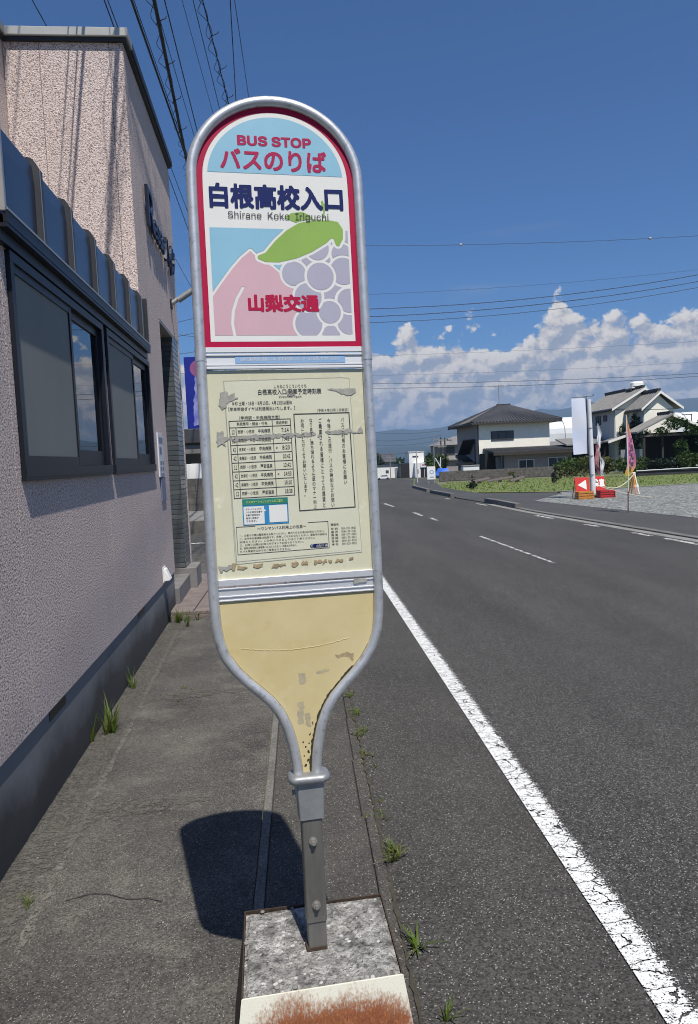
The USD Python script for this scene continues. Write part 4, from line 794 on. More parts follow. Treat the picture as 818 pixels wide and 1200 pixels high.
obj('arm', tube([(0.0, 9.10, 3.565), (0.10, 9.10, 3.625), (0.34, 9.10, 3.775)], [0.026, 0.030, 0.030], 12), 'galvanised', lp, smooth=40)
obj('lamp_head', tube([(0.10, 9.06, 3.60), (0.36, 9.06, 3.765)], [0.036, 0.036], 12), 'cast_grey', lp, smooth=40)
obj('bracket', box(0.0, 0.02, 9.05, 9.15, 3.51, 3.62, 0.004), 'black_metal', lp)

# ---- weeds
leafmat('weed_green', (0.085, 0.135, 0.015), (0.26, 0.27, 0.055), trans=0.3)
leafmat('weed_dry', (0.16, 0.15, 0.05), (0.30, 0.26, 0.12), trans=0.25)
def weed(name, spots, n, le, wd, label, seed, lean=0.7, m='weed_green', extra=None):
    x, y, z, _ = spots[0]
    w_ = thing(name, label, 'weed', 'weeds growing in the pavement joints', loc=(x, y, 0))
    sp = [(a - x, b - y, c, d) for a, b, c, d in spots]
    obj('blades', blades(sp, n, le, wd, seed, lean), m, w_)
    obj('dry_blades', blades(sp, max(3, n // 4), le * 0.8, wd, seed + 50, lean * 1.25), 'weed_dry', w_)
def near(x, y, n, d, seed):
    q = np.random.default_rng(seed); return [(x + q.normal(0, d), y + q.normal(0, d * 2), 0.0, 0.6 + 0.6 * q.random()) for _ in range(n)]
weed('grass_tuft', [(-1.225, 4.40, 0, 1.0)] + near(-1.22, 4.38, 9, 0.03, 1), 10, 0.20, 0.008, 'tall green grass tuft at the foot of the pink wall', 1, 0.5)
weed('grass_tuft', [(-1.30, 5.27, 0, 1.0)] + near(-1.28, 5.27, 2, 0.012, 2), 6, 0.16, 0.008, 'thin upright grass tuft by wall foot beyond the tallest tuft', 2, 0.35)
weed('grass_tuft', [(-1.33, 7.50, 0, 1.0)] + near(-1.30, 7.48, 10, 0.05, 3), 8, 0.17, 0.010, 'grass tuft in corner between wall foot and paver deck', 3, 0.6)
weed('grass_tuft', [(-1.08, 2.66, 0, 1.0)] + near(-1.08, 2.66, 2, 0.01, 4), 6, 0.06, 0.004, 'tiny grass tuft at wall foot at left edge of the photo', 4, 0.5)
weed('pavement_weed', near(-0.86, 5.03, 6, 0.05, 5), 7, 0.035, 0.006, 'flat little weed in cross crack of the dark sidewalk', 5, 1.0)
for i, (x, y, n, le, lab) in enumerate(((0.275, 4.80, 8, 0.035, 'small weed patch in kerb joint just right of the sign tube'), (0.275, 4.42, 10, 0.04, 'second weed patch from the sign tube in the kerb joint'), (0.27, 4.10, 9, 0.035, 'third weed patch from the sign tube in the kerb joint'), (0.27, 3.77, 8, 0.03, 'fourth, dark weed patch from the sign tube in kerb joint'), (0.285, 3.13, 6, 0.03, 'tiny weed sprig in kerb joint above the larger weed'))):
    weed('kerb_weed', near(x, y, n, 0.022, 10 + i), 6, le, 0.006, lab, 10 + i, 1.0)
weed('kerb_weed', near(0.30, 2.78, 7, 0.012, 21), 6, 0.075, 0.008, 'leafy weed with pale tips in kerb joint right of the post', 21, 0.9)
weed('kerb_weed', [(0.305, 2.235, 0, 1.0)], 15, 0.075, 0.011, 'star-shaped flat weed in kerb joint beside the concrete foot', 22, 1.2)
weed('kerb_weed', [(0.335, 1.925, 0, 1.0)], 9, 0.085, 0.007, 'long-bladed weed in kerb joint at bottom edge of photo', 23, 0.9)

# ================================================================== LEFT: across the side street
mat('signboard_blue', (0.010, 0.018, 0.22), rough=0.4, var=0.15, vscale=3)
mat('sign_smear', (0.30, 0.33, 0.55), rough=0.5, col2=(0.10, 0.11, 0.40), vscale=2.2, vdetail=2)
mat('sign_blush', (0.26, 0.08, 0.20), rough=0.5, var=0.2, vscale=3)
mat('roof_dark', (0.045, 0.047, 0.052), rough=0.55, var=0.2, vscale=3)
mat('far_wall_grey', (0.22, 0.22, 0.22), rough=0.85, var=0.1, vscale=2)
mat('far_white', (0.74, 0.73, 0.69), rough=0.8, var=0.06, vscale=1.5)
mat('terrace_concrete', (0.22, 0.215, 0.20), rough=0.9, col2=(0.13, 0.125, 0.115), vscale=2)
obj('terrace', box(-14, -1.9, 17.3, 34, -0.1, 0.30), 'terrace_concrete', kind='structure')
obj('terrace_face', box(-14, -1.895, 17.285, 17.298, -0.1, 0.285), 'block_concrete', kind='structure')
bw = thing('block_wall', 'weathered grey concrete block wall across the side street', 'wall', loc=(0, 21.0, 0.30))
obj('wall_core', box(-8.0, -2.3, 0.03, 0.13, 0, 0.90), 'grout', bw)
for r in range(5):
    for c in range(15):
        a = -8.0 + c * 0.40 - (0.2 if r % 2 else 0)
        a0, a1 = max(a + 0.004, -8.0), min(a + 0.396, -2.3)
        if a1 - a0 > 0.03: obj('block', box(a0, a1, 0.0, 0.15, r * 0.185 + 0.003, r * 0.185 + 0.182, 0.004), 'block_concrete', bw)
cp = thing('carport', 'carport with dark deep roof edge behind the block wall', 'carport', loc=(0, 22.5, 0.3))
obj('roof', box(-9, -2.2, 0, 5, 1.98, 2.42, 0.02), 'roof_dark', cp); obj('beam', box(-9, -2.25, 0.1, 0.35, 1.66, 1.93, 0.01), 'terrace_concrete', cp)
for x in (-6.4, -2.5): obj('post', box(x, x + 0.12, 0.15, 0.27, 0, 1.66, 0.01), 'far_wall_grey', cp)
obj('rear_wall', box(-9, -2.3, 4.7, 4.85, 0, 1.98), 'far_wall_grey', cp)
wp = thing('blank_signboard', 'blank white panel fixed above the block wall', 'panel', loc=(0, 21.3, 1.2))
obj('panel_face', box(-4.4, -2.3, 0, 0.04, 0.02, 0.45, 0.004), 'far_white', wp); obj('panel_post', box(-2.36, -2.30, 0.042, 0.09, -0.9, 0.42), 'far_wall_grey', wp)
bs = thing('blue_signboard', 'tall blue signboard with blurred pale lettering left of the sign tube', 'signboard', loc=(0, 24, 0.3))
obj('board', box(-3.56, -2.66, 0, 0.16, 2.42, 4.80, 0.01), 'signboard_blue', bs)
obj('pale_print', xf(flat(wob([(-3.34, 2.60), (-2.9, 2.60), (-2.88, 3.25), (-2.98, 4.2), (-3.24, 4.2), (-3.34, 3.2)], 0.02, 0.1, 5), 0), XZ, (0, -0.003, 0)), 'sign_smear', bs)
obj('red_print', xf(flat(Point(-3.11, 4.42).buffer(0.27), 0), XZ, (0, -0.004, 0)), 'sign_blush', bs)
obj('signpost', tube([(-3.1, 0.08, 0), (-3.1, 0.08, 2.42)], 0.06, 10), 'far_wall_grey', bs)

# ================================================================== OVERHEAD WIRES
mat('wire_black', (0.012, 0.012, 0.014), rough=0.6)
mat('pole_concrete', (0.42, 0.41, 0.39), rough=0.85, var=0.08, vscale=2)
def curve_obj(name, pts, w, parent=None, **cd):
    return obj(name, tube(pts, w / 2, 6), 'wire_black', parent, smooth=True, **cd)
def run(x0, z, sag=0.25, xe=None, y0=-12, y1=38.0):
    ys = np.linspace(y0, y1, 26); t = (ys - y0) / (y1 - y0)
    return np.column_stack([x0 + ((xe if xe is not None else x0) - x0) * t, ys, z - sag * 4 * t * (1 - t) + sag * 0.93])
WL = ((-2.75, 7.6, -3.55, 0.014, 'thin black wire crossing the top left corner above the roof coping'), (-0.99, 6.2, -2.77, 0.013, 'left of the two close thin wires over corner of the pink building'), (-1.26, 6.4, -2.43, 0.011, 'right of the two close thin wires over corner of the pink building'), (-1.35, 6.6, -1.84, 0.028, 'thick twisted cable nearest the pink roof corner'), (-1.74, 7.88, -2.13, 0.013, 'hair-thin wire just right of the twisted cable'), (-1.26, 9.72, -2.61, 0.022, 'straight black wire just right of the thick cable bundle'), (-1.66, 9.16, -2.31, 0.013, 'hair-thin wire hugging the thick cable bundle on its right'), (-2.28, 11.17, -1.67, 0.013, 'faintest grey wire between the cable bundle and looped cable'), (-2.04, 11.61, -1.61, 0.019, 'black wire left of the looped cable, ending at sign arch'), (0.67, 8.8, -2.23, 0.016, 'steep black wire over top of the sign arch'), (-0.76, 9.2, -0.61, 0.012, 'rightmost thin wire above the sign arch'))
for x0, z, xe, w_, lab in WL:
    o = curve_obj('overhead_wire', run(x0, z, 0.0, xe), w_); data(o, lab, 'wire', 'overhead wires along the street')
def looped(name, x0, z, xe, w_, lab, seed, loop, pitch, strands=2):
    t_ = thing(name, lab, 'cable', 'overhead wires along the street'); p = run(x0, z, 0.0, xe)
    obj('messenger', tube(p, w_ / 2, 8), 'wire_black', t_, smooth=True); q = np.random.default_rng(seed)
    ax = lambda y: np.array([x0 + (xe - x0) * (y + 12) / 50, y, z])
    for k in range(strands):
        ys = np.arange(4.0, 30.0, 0.06); ph = ys / pitch * 2 * math.pi + k * 2.4
        am = loop * (0.75 + 0.5 * meshkit.noise(np.column_stack([ys * 0.7 + k * 9, ys * 0, ys * 0])))
        pts = np.array([ax(y) + [a * (np.cos(f) - 0.5) * 0.9, 0, -a * (1.1 + np.sin(f)) * 0.6] for y, f, a in zip(ys, ph, am)])
        obj('slack_strand', tube(pts, 0.004, 5), 'wire_black', t_, smooth=True)
    for y in np.arange(4.4, 30, pitch):
        c = ax(y); obj('hanger', tube([c + [-0.03, 0, -0.06], c + [0.0, 0, -0.02], c + [0.085, 0, 0.015], c + [0.10, 0, 0.04]], 0.006, 5), 'wire_black', t_)
looped('cable_bundle', 0.08, 6.9, -3.45, 0.046, 'thickest black cable bundle with loops and hangers', 4, 0.060, 0.95)
looped('looped_cable', -1.47, 7.4, -0.2, 0.016, 'black cable wound with slack loops, ending at sign arch', 5, 0.055, 0.85)
# crossing the road, far off
WR = (([(4.21, 40, 13.03), (9.36, 40, 12.94), (20.02, 40, 13.04), (22.76, 40, 13.09)], 0.020, 'topmost thin wire crossing blue sky with two small beads'), ([(3.9, 38, 10.0), (13.35, 38, 10.25), (21.61, 38, 10.77)], 0.012, 'faint wire above the group of three black wires'),
      ([(4.0, 38, 9.26), (12.42, 38, 9.53), (21.6, 38, 10.5)], 0.034, 'top wire of the three black wires in blue sky'), ([(3.98, 38, 8.87), (12.41, 38, 9.18), (21.6, 38, 10.15)], 0.034, 'middle wire of the three black wires in blue sky'), ([(3.97, 38, 8.57), (13.32, 38, 8.91), (21.6, 38, 9.84)], 0.026, 'bottom wire of the three black wires in blue sky'),
      ([(4.82, 45, 7.83), (15.17, 45, 7.84), (25.54, 45, 8.01)], 0.012, 'faint upper wire across the white clouds'), ([(4.77, 45, 6.64), (15.13, 45, 6.57), (25.53, 45, 6.73)], 0.012, 'faint wire across clouds above the two dark low wires'), ([(4.75, 45, 6.14), (15.12, 45, 5.94), (25.52, 45, 6.0)], 0.028, 'upper of the two dark low wires above the house roofs'), ([(4.74, 45, 5.86), (15.11, 45, 5.67), (25.52, 45, 5.82)], 0.028, 'lower of the two dark low wires above the house roofs'))
for i, (p, w_, lab) in enumerate(WR):
    p = np.array(p); co = np.polyfit(p[:, 0], p[:, 2], 2); xs_ = np.linspace(-1.5, 46, 40)
    pts = np.column_stack([xs_, np.full(40, p[0, 1]), np.polyval(co, xs_)])
    t_ = thing('crossing_wire', lab, 'wire', 'wires crossing over the road')
    obj('strand', tube(pts, w_ / 2, 6), 'wire_black', t_, smooth=True)
    if i == 0:
        for x in (9.36, 20.02):
            m = trimesh.creation.icosphere(2, 0.075); m.apply_translation([x, 40, float(np.polyval(co, x))]); obj('bead', m, 'pole_concrete', t_, smooth=True)
for (z0, z1), lab in zip(((8.9, 9.8), (8.2, 8.9), (8.28, 7.5), (7.3, 7.8), (6.3, 7.2)), ('highest thin wire in the gap between building and sign tube', 'second thin wire in the gap between building and sign tube', 'wire sloping down to the right in the gap left of the sign tube', 'fourth thin wire in the gap between building and sign tube', 'lowest thin wire in the gap, just above the blue signboard')):
    a, b = np.array([-5.8, 38, z0]), np.array([-1.6, 38, z1]); d = a - b
    o = curve_obj('crossing_wire', [b + d * t for t in np.linspace(0, 4, 12)], 0.022); data(o, lab, 'wire', 'wires crossing over the road')
up_ = thing('utility_pole', 'concrete utility pole behind the bus stop sign', 'utility pole', loc=(-1.6, 38.3, 0))
obj('shaft', tube([(0, 0, -0.4), (0, 0, 13.3)], [0.17, 0.11], 14), 'pole_concrete', up_, smooth=40)
for z in (8.3, 9.0, 9.6, 13.0): obj('crossarm', box(-1.3, 1.5, -0.35, -0.25, z, z + 0.09), 'far_wall_grey', up_)

# ================================================================== RIGHT: roadside lot
mat('banner_cloth', (0.66, 0.66, 0.68), rough=0.8, col2=(0.50, 0.58, 0.74), vscale=1.1, vdetail=2)
mat('sign_signal_red', (0.55, 0.03, 0.025), rough=0.5, var=0.1)
mat('crate_orange', (0.50, 0.20, 0.035), rough=0.55, var=0.15, vscale=8)
mat('crate_red', (0.40, 0.02, 0.02), rough=0.55, var=0.15, vscale=8)
mat('pipe_white', (0.62, 0.63, 0.64), rough=0.5, var=0.1, vscale=3)
mat('flag_pole', (0.70, 0.70, 0.68), rough=0.5); mat('pole_brown', (0.10, 0.05, 0.04), rough=0.7)
mat('rope_pale', (0.62, 0.58, 0.45), rough=0.8)
mat('barrier_orange', (0.70, 0.22, 0.04), rough=0.5, var=0.1)
bp = thing('banner_pole', 'white pipe pole carrying a tall pale banner beside the gravel lot', 'banner', loc=(9.28, 22.5, 0.02))
obj('pole', tube([(0.0, 0, -0.1), (-0.02, 0, 0.9), (-0.10, 0, 3.1)], [0.085, 0.078, 0.072], 12), 'pipe_white', bp, smooth=40)
obj('pole_base', hull([(sx * 0.16, sy * 0.16, 0) for sx in (-1, 1) for sy in (-1, 1)] + [(sx * 0.10, sy * 0.10, 0.13) for sx in (-1, 1) for sy in (-1, 1)]), 'kerb_concrete', bp)
xs_, zs_ = np.meshgrid(np.linspace(0, 1, 8), np.linspace(0, 1, 18)); px_ = -0.68 + 0.47 * xs_ + 0.045 * (1 - zs_); pz_ = 1.40 + 1.76 * zs_ - 0.02 * (1 - xs_); py_ = -0.05 + 0.02 * np.sin(zs_ * 5 + xs_ * 2)
F_ = [q for r in range(17) for c in range(7) for q in ((r * 8 + c, r * 8 + c + 1, r * 8 + c + 9), (r * 8 + c, r * 8 + c + 9, r * 8 + c + 8))]
obj('banner', trimesh.Trimesh(np.column_stack([px_.ravel(), py_.ravel(), pz_.ravel()]), np.array(F_), process=False), 'banner_cloth', bp, smooth=True)
obj('banner_rod', [tube([(-0.66, -0.05, 3.165), (0.02, -0.05, 3.20), (0.06, -0.05, 3.25)], 0.012, 6), tube([(-0.17, -0.07, 1.35), (-0.20, -0.07, 3.2)], 0.012, 6)], 'black_metal', bp)
for z in (0.72, 1.32, 2.2): obj('pole_band', tube([(-0.02 - 0.03 * z + 0.084 * math.cos(a), 0.084 * math.sin(a), z) for a in np.linspace(0, 2 * math.pi, 17)[:-1]], 0.010, 6, closed=True), 'black_metal', bp)
def board_sign(name, label, x, y, w_, lean, white, rot):
    t_ = thing(name, label, 'sign', loc=(x, y, 0.03), rotz=rot)
    c, s = math.cos(lean), math.sin(lean); R_ = ((1, 0, 0), (0, s, c), (0, -c, s))
    obj('board', xf(box(-w_ / 2, w_ / 2, 0.17, 0.66, -0.02, 0, 0.004), R_), 'sign_signal_red', t_)
    obj('board_print', xf(flat(white, 0.003), R_), 'far_white', t_)
    for sx in (-1, 1): obj('leg', [tube([(sx * (w_ / 2 - 0.02), 0.02, 0), (sx * (w_ / 2 - 0.02), 0.66 * s + 0.02, 0.66 * c)], 0.012, 6), tube([(sx * (w_ / 2 - 0.02), 0.38, 0), (sx * (w_ / 2 - 0.02), 0.66 * s + 0.02, 0.66 * c)], 0.012, 6)], 'pole_brown', t_)
board_sign('arrow_sign', 'red board with white left arrow standing in front of the banner pole', 8.86, 22.25, 0.46, 0.2, Polygon([(-0.15, 0.42), (0.13, 0.58), (0.13, 0.26)]), 0)
board_sign('lettered_sign', 'red board with white characters right of the banner pole', 9.48, 22.45, 0.40, 0.2, unary_union([fit('桃', -0.19, -0.01, 0.33, 0.58, bold=6), fit('直', 0.01, 0.19, 0.33, 0.58, bold=6)]), 0)
def crate(name, m, x, y, label):
    t_ = thing(name, label, 'crate', loc=(x, y, 0.028))
    obj('base', box(-0.24, 0.24, -0.17, 0.17, 0, 0.02), m, t_)
    for i in range(3):
        z = 0.025 + i * 0.075
        obj('side_slat', [box(-0.24, 0.24, -0.172, -0.158, z, z + 0.055, 0.003)], m, t_); obj('side_slat', [box(-0.24, 0.24, 0.158, 0.172, z, z + 0.055, 0.003)], m, t_)
        obj('end_slat', [box(-0.242, -0.228, -0.157, 0.157, z, z + 0.055, 0.003)], m, t_); obj('end_slat', [box(0.228, 0.242, -0.157, 0.157, z, z + 0.055, 0.003)], m, t_)
    for sx in (-1, 1):
        for sy in (-1, 1): obj('corner_post', box(sx * 0.225 - 0.014, sx * 0.225 + 0.014, sy * 0.150 - 0.007, sy * 0.150 + 0.007, 0.02, 0.25), m, t_)
    obj('filling', box(-0.215, 0.215, -0.14, 0.14, 0.021, 0.18), 'block_concrete', t_)
crate('orange_crate', 'crate_orange', 8.76, 21.95, 'orange slatted plastic crate in front of arrow board'); crate('red_crate', 'crate_red', 9.52, 22.12, 'red slatted plastic crate in front of lettered board')
# tall flag with writing
def flagmat():
    n = {'tc': ('texture_coordinate', {}), 's': ('separate_xyz', {}), 'm': ('map_range', {'from_min': 0.84, 'from_max': 2.28, 'clamp': True}), 'r': ('rgb_ramp', {'ramp': [(0.0, (0.55, 0.48, 0.04)), (0.10, (0.72, 0.42, 0.06)), (0.22, (0.82, 0.28, 0.45)), (0.62, (0.82, 0.30, 0.48)), (0.78, (0.80, 0.36, 0.16)), (1.0, (0.66, 0.44, 0.06))]}), 'p': ('principled_bsdf', {'roughness': 0.8}), 't': ('translucent_bsdf', {}), 'x': ('mix_closure', {'fac': 0.35})}
    l = [('tc.object', 's.vector'), ('s.z', 'm.value'), ('m.result', 'r.fac'), ('r.color', 'p.base_color'), ('r.color', 't.color'), ('p.BSDF', 'x.closure1'), ('t.BSDF', 'x.closure2')]
    _mats['flag_cloth'] = usdkit.material(stage, LOOKS + '/flag_cloth', n, l, surface='x.closure')
flagmat()
fl = thing('pink_flag', 'pink and yellow flag with black writing on a thin pole by gravel', 'flag', loc=(7.74, 16.7, 0.03))
obj('pole', tube([(-0.01, 0, 0), (0.0, 0, 0.85), (-0.025, 0, 2.30)], 0.011, 8), 'flag_pole', fl, smooth=True); obj('pole_foot', tube([(-0.012, -0.001, 0), (-0.006, -0.001, 0.50)], 0.014, 8), 'pole_brown', fl)
zz = np.linspace(0.86, 2.24, 24); wd = np.interp(zz, [0.86, 0.95, 1.1, 1.3, 1.6, 1.9, 2.24], [0.07, 0.15, 0.20, 0.185, 0.135, 0.085, 0.012]); lf = np.interp(zz, [0.86, 0.95, 1.05, 1.2, 2.24], [-0.07, -0.08, -0.03, 0.0, -0.02])
V_ = []; 
for z, w_, l_ in zip(zz, wd, lf):
    for k in range(7): V_.append((l_ + (w_ - l_ * 0.6) * k / 6, 0.03 * math.sin(k * 0.9 + z * 4) * k / 6, z))
F_ = [q for r in range(23) for c in range(6) for q in ((r * 7 + c, r * 7 + c + 1, r * 7 + c + 8), (r * 7 + c, r * 7 + c + 8, r * 7 + c + 7))]
obj('flag', trimesh.Trimesh(np.array(V_), np.array(F_), process=False), 'flag_cloth', fl, smooth=True)
g = unary_union([fit('さ', 0.045, 0.085, 1.66, 1.76, bold=4), fit('ら', 0.035, 0.115, 1.44, 1.60, bold=5), fit('ん', 0.035, 0.125, 1.23, 1.39, bold=5), fit('ぼ', 0.040, 0.115, 1.08, 1.20, bold=5)])
for e in (-1, 1): obj('flag_writing', xf(flat(g, 0), XZ, (0, -0.052, 0)) if e < 0 else xf(flat(g, 0), XZ, (0, -0.051, 0)), 'ink', fl) if e < 0 else None
f2 = thing('white_flag', 'limp white and dark red flag on thin white pole behind banner pole', 'flag', loc=(11.45, 27.0, -0.05))
obj('pole', tube([(0.02, 0, 0), (-0.02, 0, 1.2), (-0.09, 0, 2.55)], 0.016, 8), 'flag_pole', f2, smooth=True)
def drape(x0, x1, z0, z1, seed, amp=0.05):
    q = np.random.default_rng(seed); n, m_ = 16, 8; vv = []
    for i in range(n):
        z = z0 + (z1 - z0) * i / (n - 1); k_ = 0.45 + 0.55 * math.sin(math.pi * min(1, (1 - i / (n - 1)) * 0.9 + 0.1))
        for j in range(m_): vv.append((x0 + (x1 - x0) * k_ * j / (m_ - 1) + 0.02 * math.sin(i * 0.7), amp * math.sin(j * 1.9 + i * 0.35), z))
    return trimesh.Trimesh(np.array(vv), np.array([q for r in range(n - 1) for c in range(m_ - 1) for q in ((r * m_ + c, r * m_ + c + 1, r * m_ + c + m_ + 1), (r * m_ + c, r * m_ + c + m_ + 1, r * m_ + c + m_))]), process=False)
mat('cloth_white', (0.72, 0.72, 0.74), rough=0.9, var=0.1); mat('cloth_red', (0.30, 0.03, 0.06), rough=0.9, col2=(0.45, 0.30, 0.33), vscale=5)
obj('flag', drape(-0.06, -0.24, 0.62, 1.75, 2), 'cloth_red', f2, smooth=True); obj('flag_edge', drape(0.0, 0.12, 0.45, 1.25, 3), 'cloth_white', f2, smooth=True); obj('flag_top', drape(-0.12, 0.03, 1.5, 2.45, 4, 0.03), 'cloth_white', f2, smooth=True)
br = thing('road_barrier', 'small orange and white folding barrier at end of the rope', 'barrier', loc=(10.80, 22.9, 0.04))
for sx in (-1, 1): obj('leg', tube([(sx * 0.02, -0.01, 0.68), (sx * 0.05 + 0.02, -0.22, 0.0)], 0.018, 6), 'barrier_orange' if sx < 0 else 'far_white', br); obj('leg', tube([(sx * 0.02, 0.01, 0.68), (sx * 0.05 - 0.02, 0.24, 0.0)], 0.018, 6), 'barrier_orange', br)
obj('crossbar', box(-0.06, 0.10, -0.13, -0.11, 0.22, 0.30), 'far_white', br); obj('top_cap', box(-0.05, 0.05, -0.03, 0.03, 0.66, 0.71, 0.005), 'far_white', br)
o = obj('sagging_rope', tube([(9.30 + 1.48 * t, 22.5 + 0.35 * t, 0.62 + 0.06 * t - 0.42 * 4 * t * (1 - t) * 0.9) for t in np.linspace(0, 1, 16)], 0.014, 6), 'rope_pale', smooth=True); data(o, 'pale rope sagging between banner pole and the small barrier', 'rope')
o = obj('ground_rope', tube([(9.4 + 1.0 * t, 22.45 - 1.6 * t, 0.34 * (1 - t) ** 1.6 + 0.05) for t in np.linspace(0, 1, 12)], 0.011, 6), 'rope_pale', smooth=True); data(o, 'pale rope trailing from banner pole down onto gravel', 'rope')
# lawn edge details
leafmat('shrub_dark', (0.012, 0.022, 0.012), (0.05, 0.06, 0.03), trans=0.15); leafmat('hedge_leaf', (0.045, 0.08, 0.016), (0.125, 0.155, 0.04), trans=0.25); leafmat('hedge_olive', (0.08, 0.09, 0.025), (0.20, 0.18, 0.07), trans=0.25); leafmat('tree_leaf', (0.018, 0.040, 0.012), (0.06, 0.09, 0.025), trans=0.2); leafmat('vine_leaf', (0.03, 0.07, 0.015), (0.13, 0.16, 0.05), trans=0.3)
mat('bark', (0.09, 0.065, 0.045), rough=0.9, var=0.3, vscale=8); mat('timber_grey', (0.10, 0.085, 0.075), rough=0.85, var=0.3, vscale=4, stretch=(1, 6, 6))
def shrub(name, x, y, blobs, n, size, label, m, seed, stems=3, group=None, cat_='shrub'):
    t_ = thing(name, label, cat_, group, loc=(x, y, float(zg(y)))); q = np.random.default_rng(seed)
    obj('stem', [tube([(q.normal(0, 0.06), q.normal(0, 0.06), -0.05), (b[0] * 0.6, b[1] * 0.6, b[2] * 0.6), (b[0], b[1], b[2])], [0.035, 0.025, 0.01], 6) for b in blobs[:stems]], 'bark', t_)
    obj('crown', leaves(blobs, n, size, seed), m, t_); return t_
shrub('dead_shrub', 8.42, 35.0, [(0.0, 0, 0.25, 0.22, 0.2, 0.16), (-0.2, 0, 0.16, 0.16, 0.15, 0.10), (-0.05, 0, 0.55, 0.05, 0.05, 0.22)], 150, 0.07, 'low dark withered plant on the lawn in front of hip roof house', 'shrub_dark', 31)
shrub('dead_shrub', 13.5, 38.0, [(0.0, 0, 0.35, 0.13, 0.12, 0.3), (0.25, 0, 0.30, 0.25, 0.12, 0.09), (0.1, 0, 0.8, 0.10, 0.1, 0.16)], 170, 0.07, 'upright dark withered plant on lawn left of the banner', 'shrub_dark', 32)
shrub('dry_bush', 13.6, 46.0, [(0, 0, 0.35, 0.3, 0.25, 0.4), (0.3, 0, 0.2, 0.25, 0.2, 0.2)], 180, 0.07, 'small dry bush against the grey wall left of house windows', 'hedge_olive', 33)
shrub('dry_bush', 19.0, 50.5, [(0, 0, 0.35, 0.9, 0.4, 0.4), (1.0, 0, 0.25, 0.6, 0.4, 0.3), (-0.7, 0, 0.5, 0.4, 0.4, 0.5)], 420, 0.09, 'brown dry bush row at right end of the grey wall', 'hedge_olive', 34)
for i, (x, y, l_, a, lab) in enumerate(((11.1, 44.5, 1.3, 4, 'left dark timber plank lying on the lawn below grey wall'), (12.6, 45.2, 1.6, -6, 'middle dark timber plank lying on lawn below grey wall'), (13.2, 43.5, 0.9, 5, 'short dark plank lying nearest on the lawn below grey wall'))):
    t_ = thing('timber_plank', lab, 'plank', loc=(x, y, float(zg(y)) + 0.02), rotz=a)
    obj('plank', [hull([(sx * l_ / 2, sy * 0.16, z + 0.10 * sx + 0.05 * (sy + 1)) for sx in (-1, 1) for sy in (-1, 1) for z in (0.12, 0.17)])], 'timber_grey', t_); obj('support', [box(-0.1, 0.1, -0.12, 0.12, 0, 0.12)], 'block_concrete', t_)

# ---- grey block wall in front of the first house
gw = thing('garden_wall', 'long low grey block wall in front of the hip roof house', 'wall', loc=(0, 57.0, -0.52))
obj('wall_core', box(11.0, 20.4, 0.02, 0.13, -0.1, 0.73), 'block_concrete', gw)
for r in range(4):
    for c in range(24):
        a = 11.0 + c * 0.40 - (0.2 if r % 2 else 0); a0, a1 = max(a + 0.006, 11.0), min(a + 0.394, 20.4)
        if a1 - a0 > 0.05: obj('block', box(a0, a1, 0, 0.15, r * 0.19 + 0.004, r * 0.19 + 0.186), 'block_concrete', gw)
tp_ = obj('blue_tarp', hull([(11.75, 62, -0.2), (12.95, 62, -0.2), (11.75, 63.2, -0.2), (12.95, 63.2, -0.2), (11.9, 62.3, 0.33), (12.8, 62.3, 0.40), (12.1, 62.9, 0.42), (12.75, 63, 0.36)]), mat('tarp_blue', (0.03, 0.12, 0.52), rough=0.5, var=0.2, vscale=3), smooth=60); data(tp_, 'blue tarpaulin heap behind the left end of grey wall', 'tarpaulin')
py = thing('pylon_sign', 'small white upright sign with blue mark by the far footpath', 'sign', loc=(9.1, 50, -0.41))
obj('panel', box(-0.29, 0.29, 0, 0.14, 0.30, 1.20, 0.01), 'far_white', py); obj('blue_mark', xf(flat(unary_union([Point(0.03, 0.82).buffer(0.15).difference(Point(0.03, 0.82).buffer(0.09)), sbox(-0.1, 0.42, 0.18, 0.5)]), 0), XZ, (0, -0.003, 0)), 'sticker_blue', py)
for sx in (-0.2, 0.2): obj('leg', box(sx - 0.03, sx + 0.03, 0.04, 0.10, 0, 0.30), 'far_wall_grey', py)

# ================================================================== HOUSES
mat('plaster_cream', (0.84, 0.81, 0.70), rough=0.9, var=0.05, vscale=1.0)
mat('roof_tile', (0.050, 0.051, 0.055), rough=0.6, var=0.2, vscale=2.5)
mat('roof_tile_grey', (0.19, 0.185, 0.175), rough=0.65, var=0.2, vscale=2.0)
mat('ridge_dark', (0.035, 0.035, 0.037), rough=0.6)
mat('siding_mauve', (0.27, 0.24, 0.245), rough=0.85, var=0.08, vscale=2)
mat('siding_grey', (0.42, 0.42, 0.42), rough=0.85, var=0.06, vscale=2)  # shade on the left walls of the cream house, put into the colour
mat('wood_dark', (0.035, 0.028, 0.024), rough=0.8, var=0.2)
mat('door_grey', (0.22, 0.23, 0.24), rough=0.6, var=0.1)
mat('alu_white', (0.68, 0.69, 0.70), rough=0.45, var=0.05)
mat('far_glass', (0.05, 0.06, 0.075), rough=0.12, var=0.3, vscale=1.5)
mat('interior_black', (0.012, 0.011, 0.010), rough=0.9)
mat('greenhouse_film', (0.60, 0.62, 0.64), rough=0.5, var=0.08, vscale=0.6)
def slope(pts, th=0.12):
    """A roof plane: its corners, thickened downwards."""
    p = np.array(pts, float); return hull(np.vstack([p, p - [0, 0, th]]))
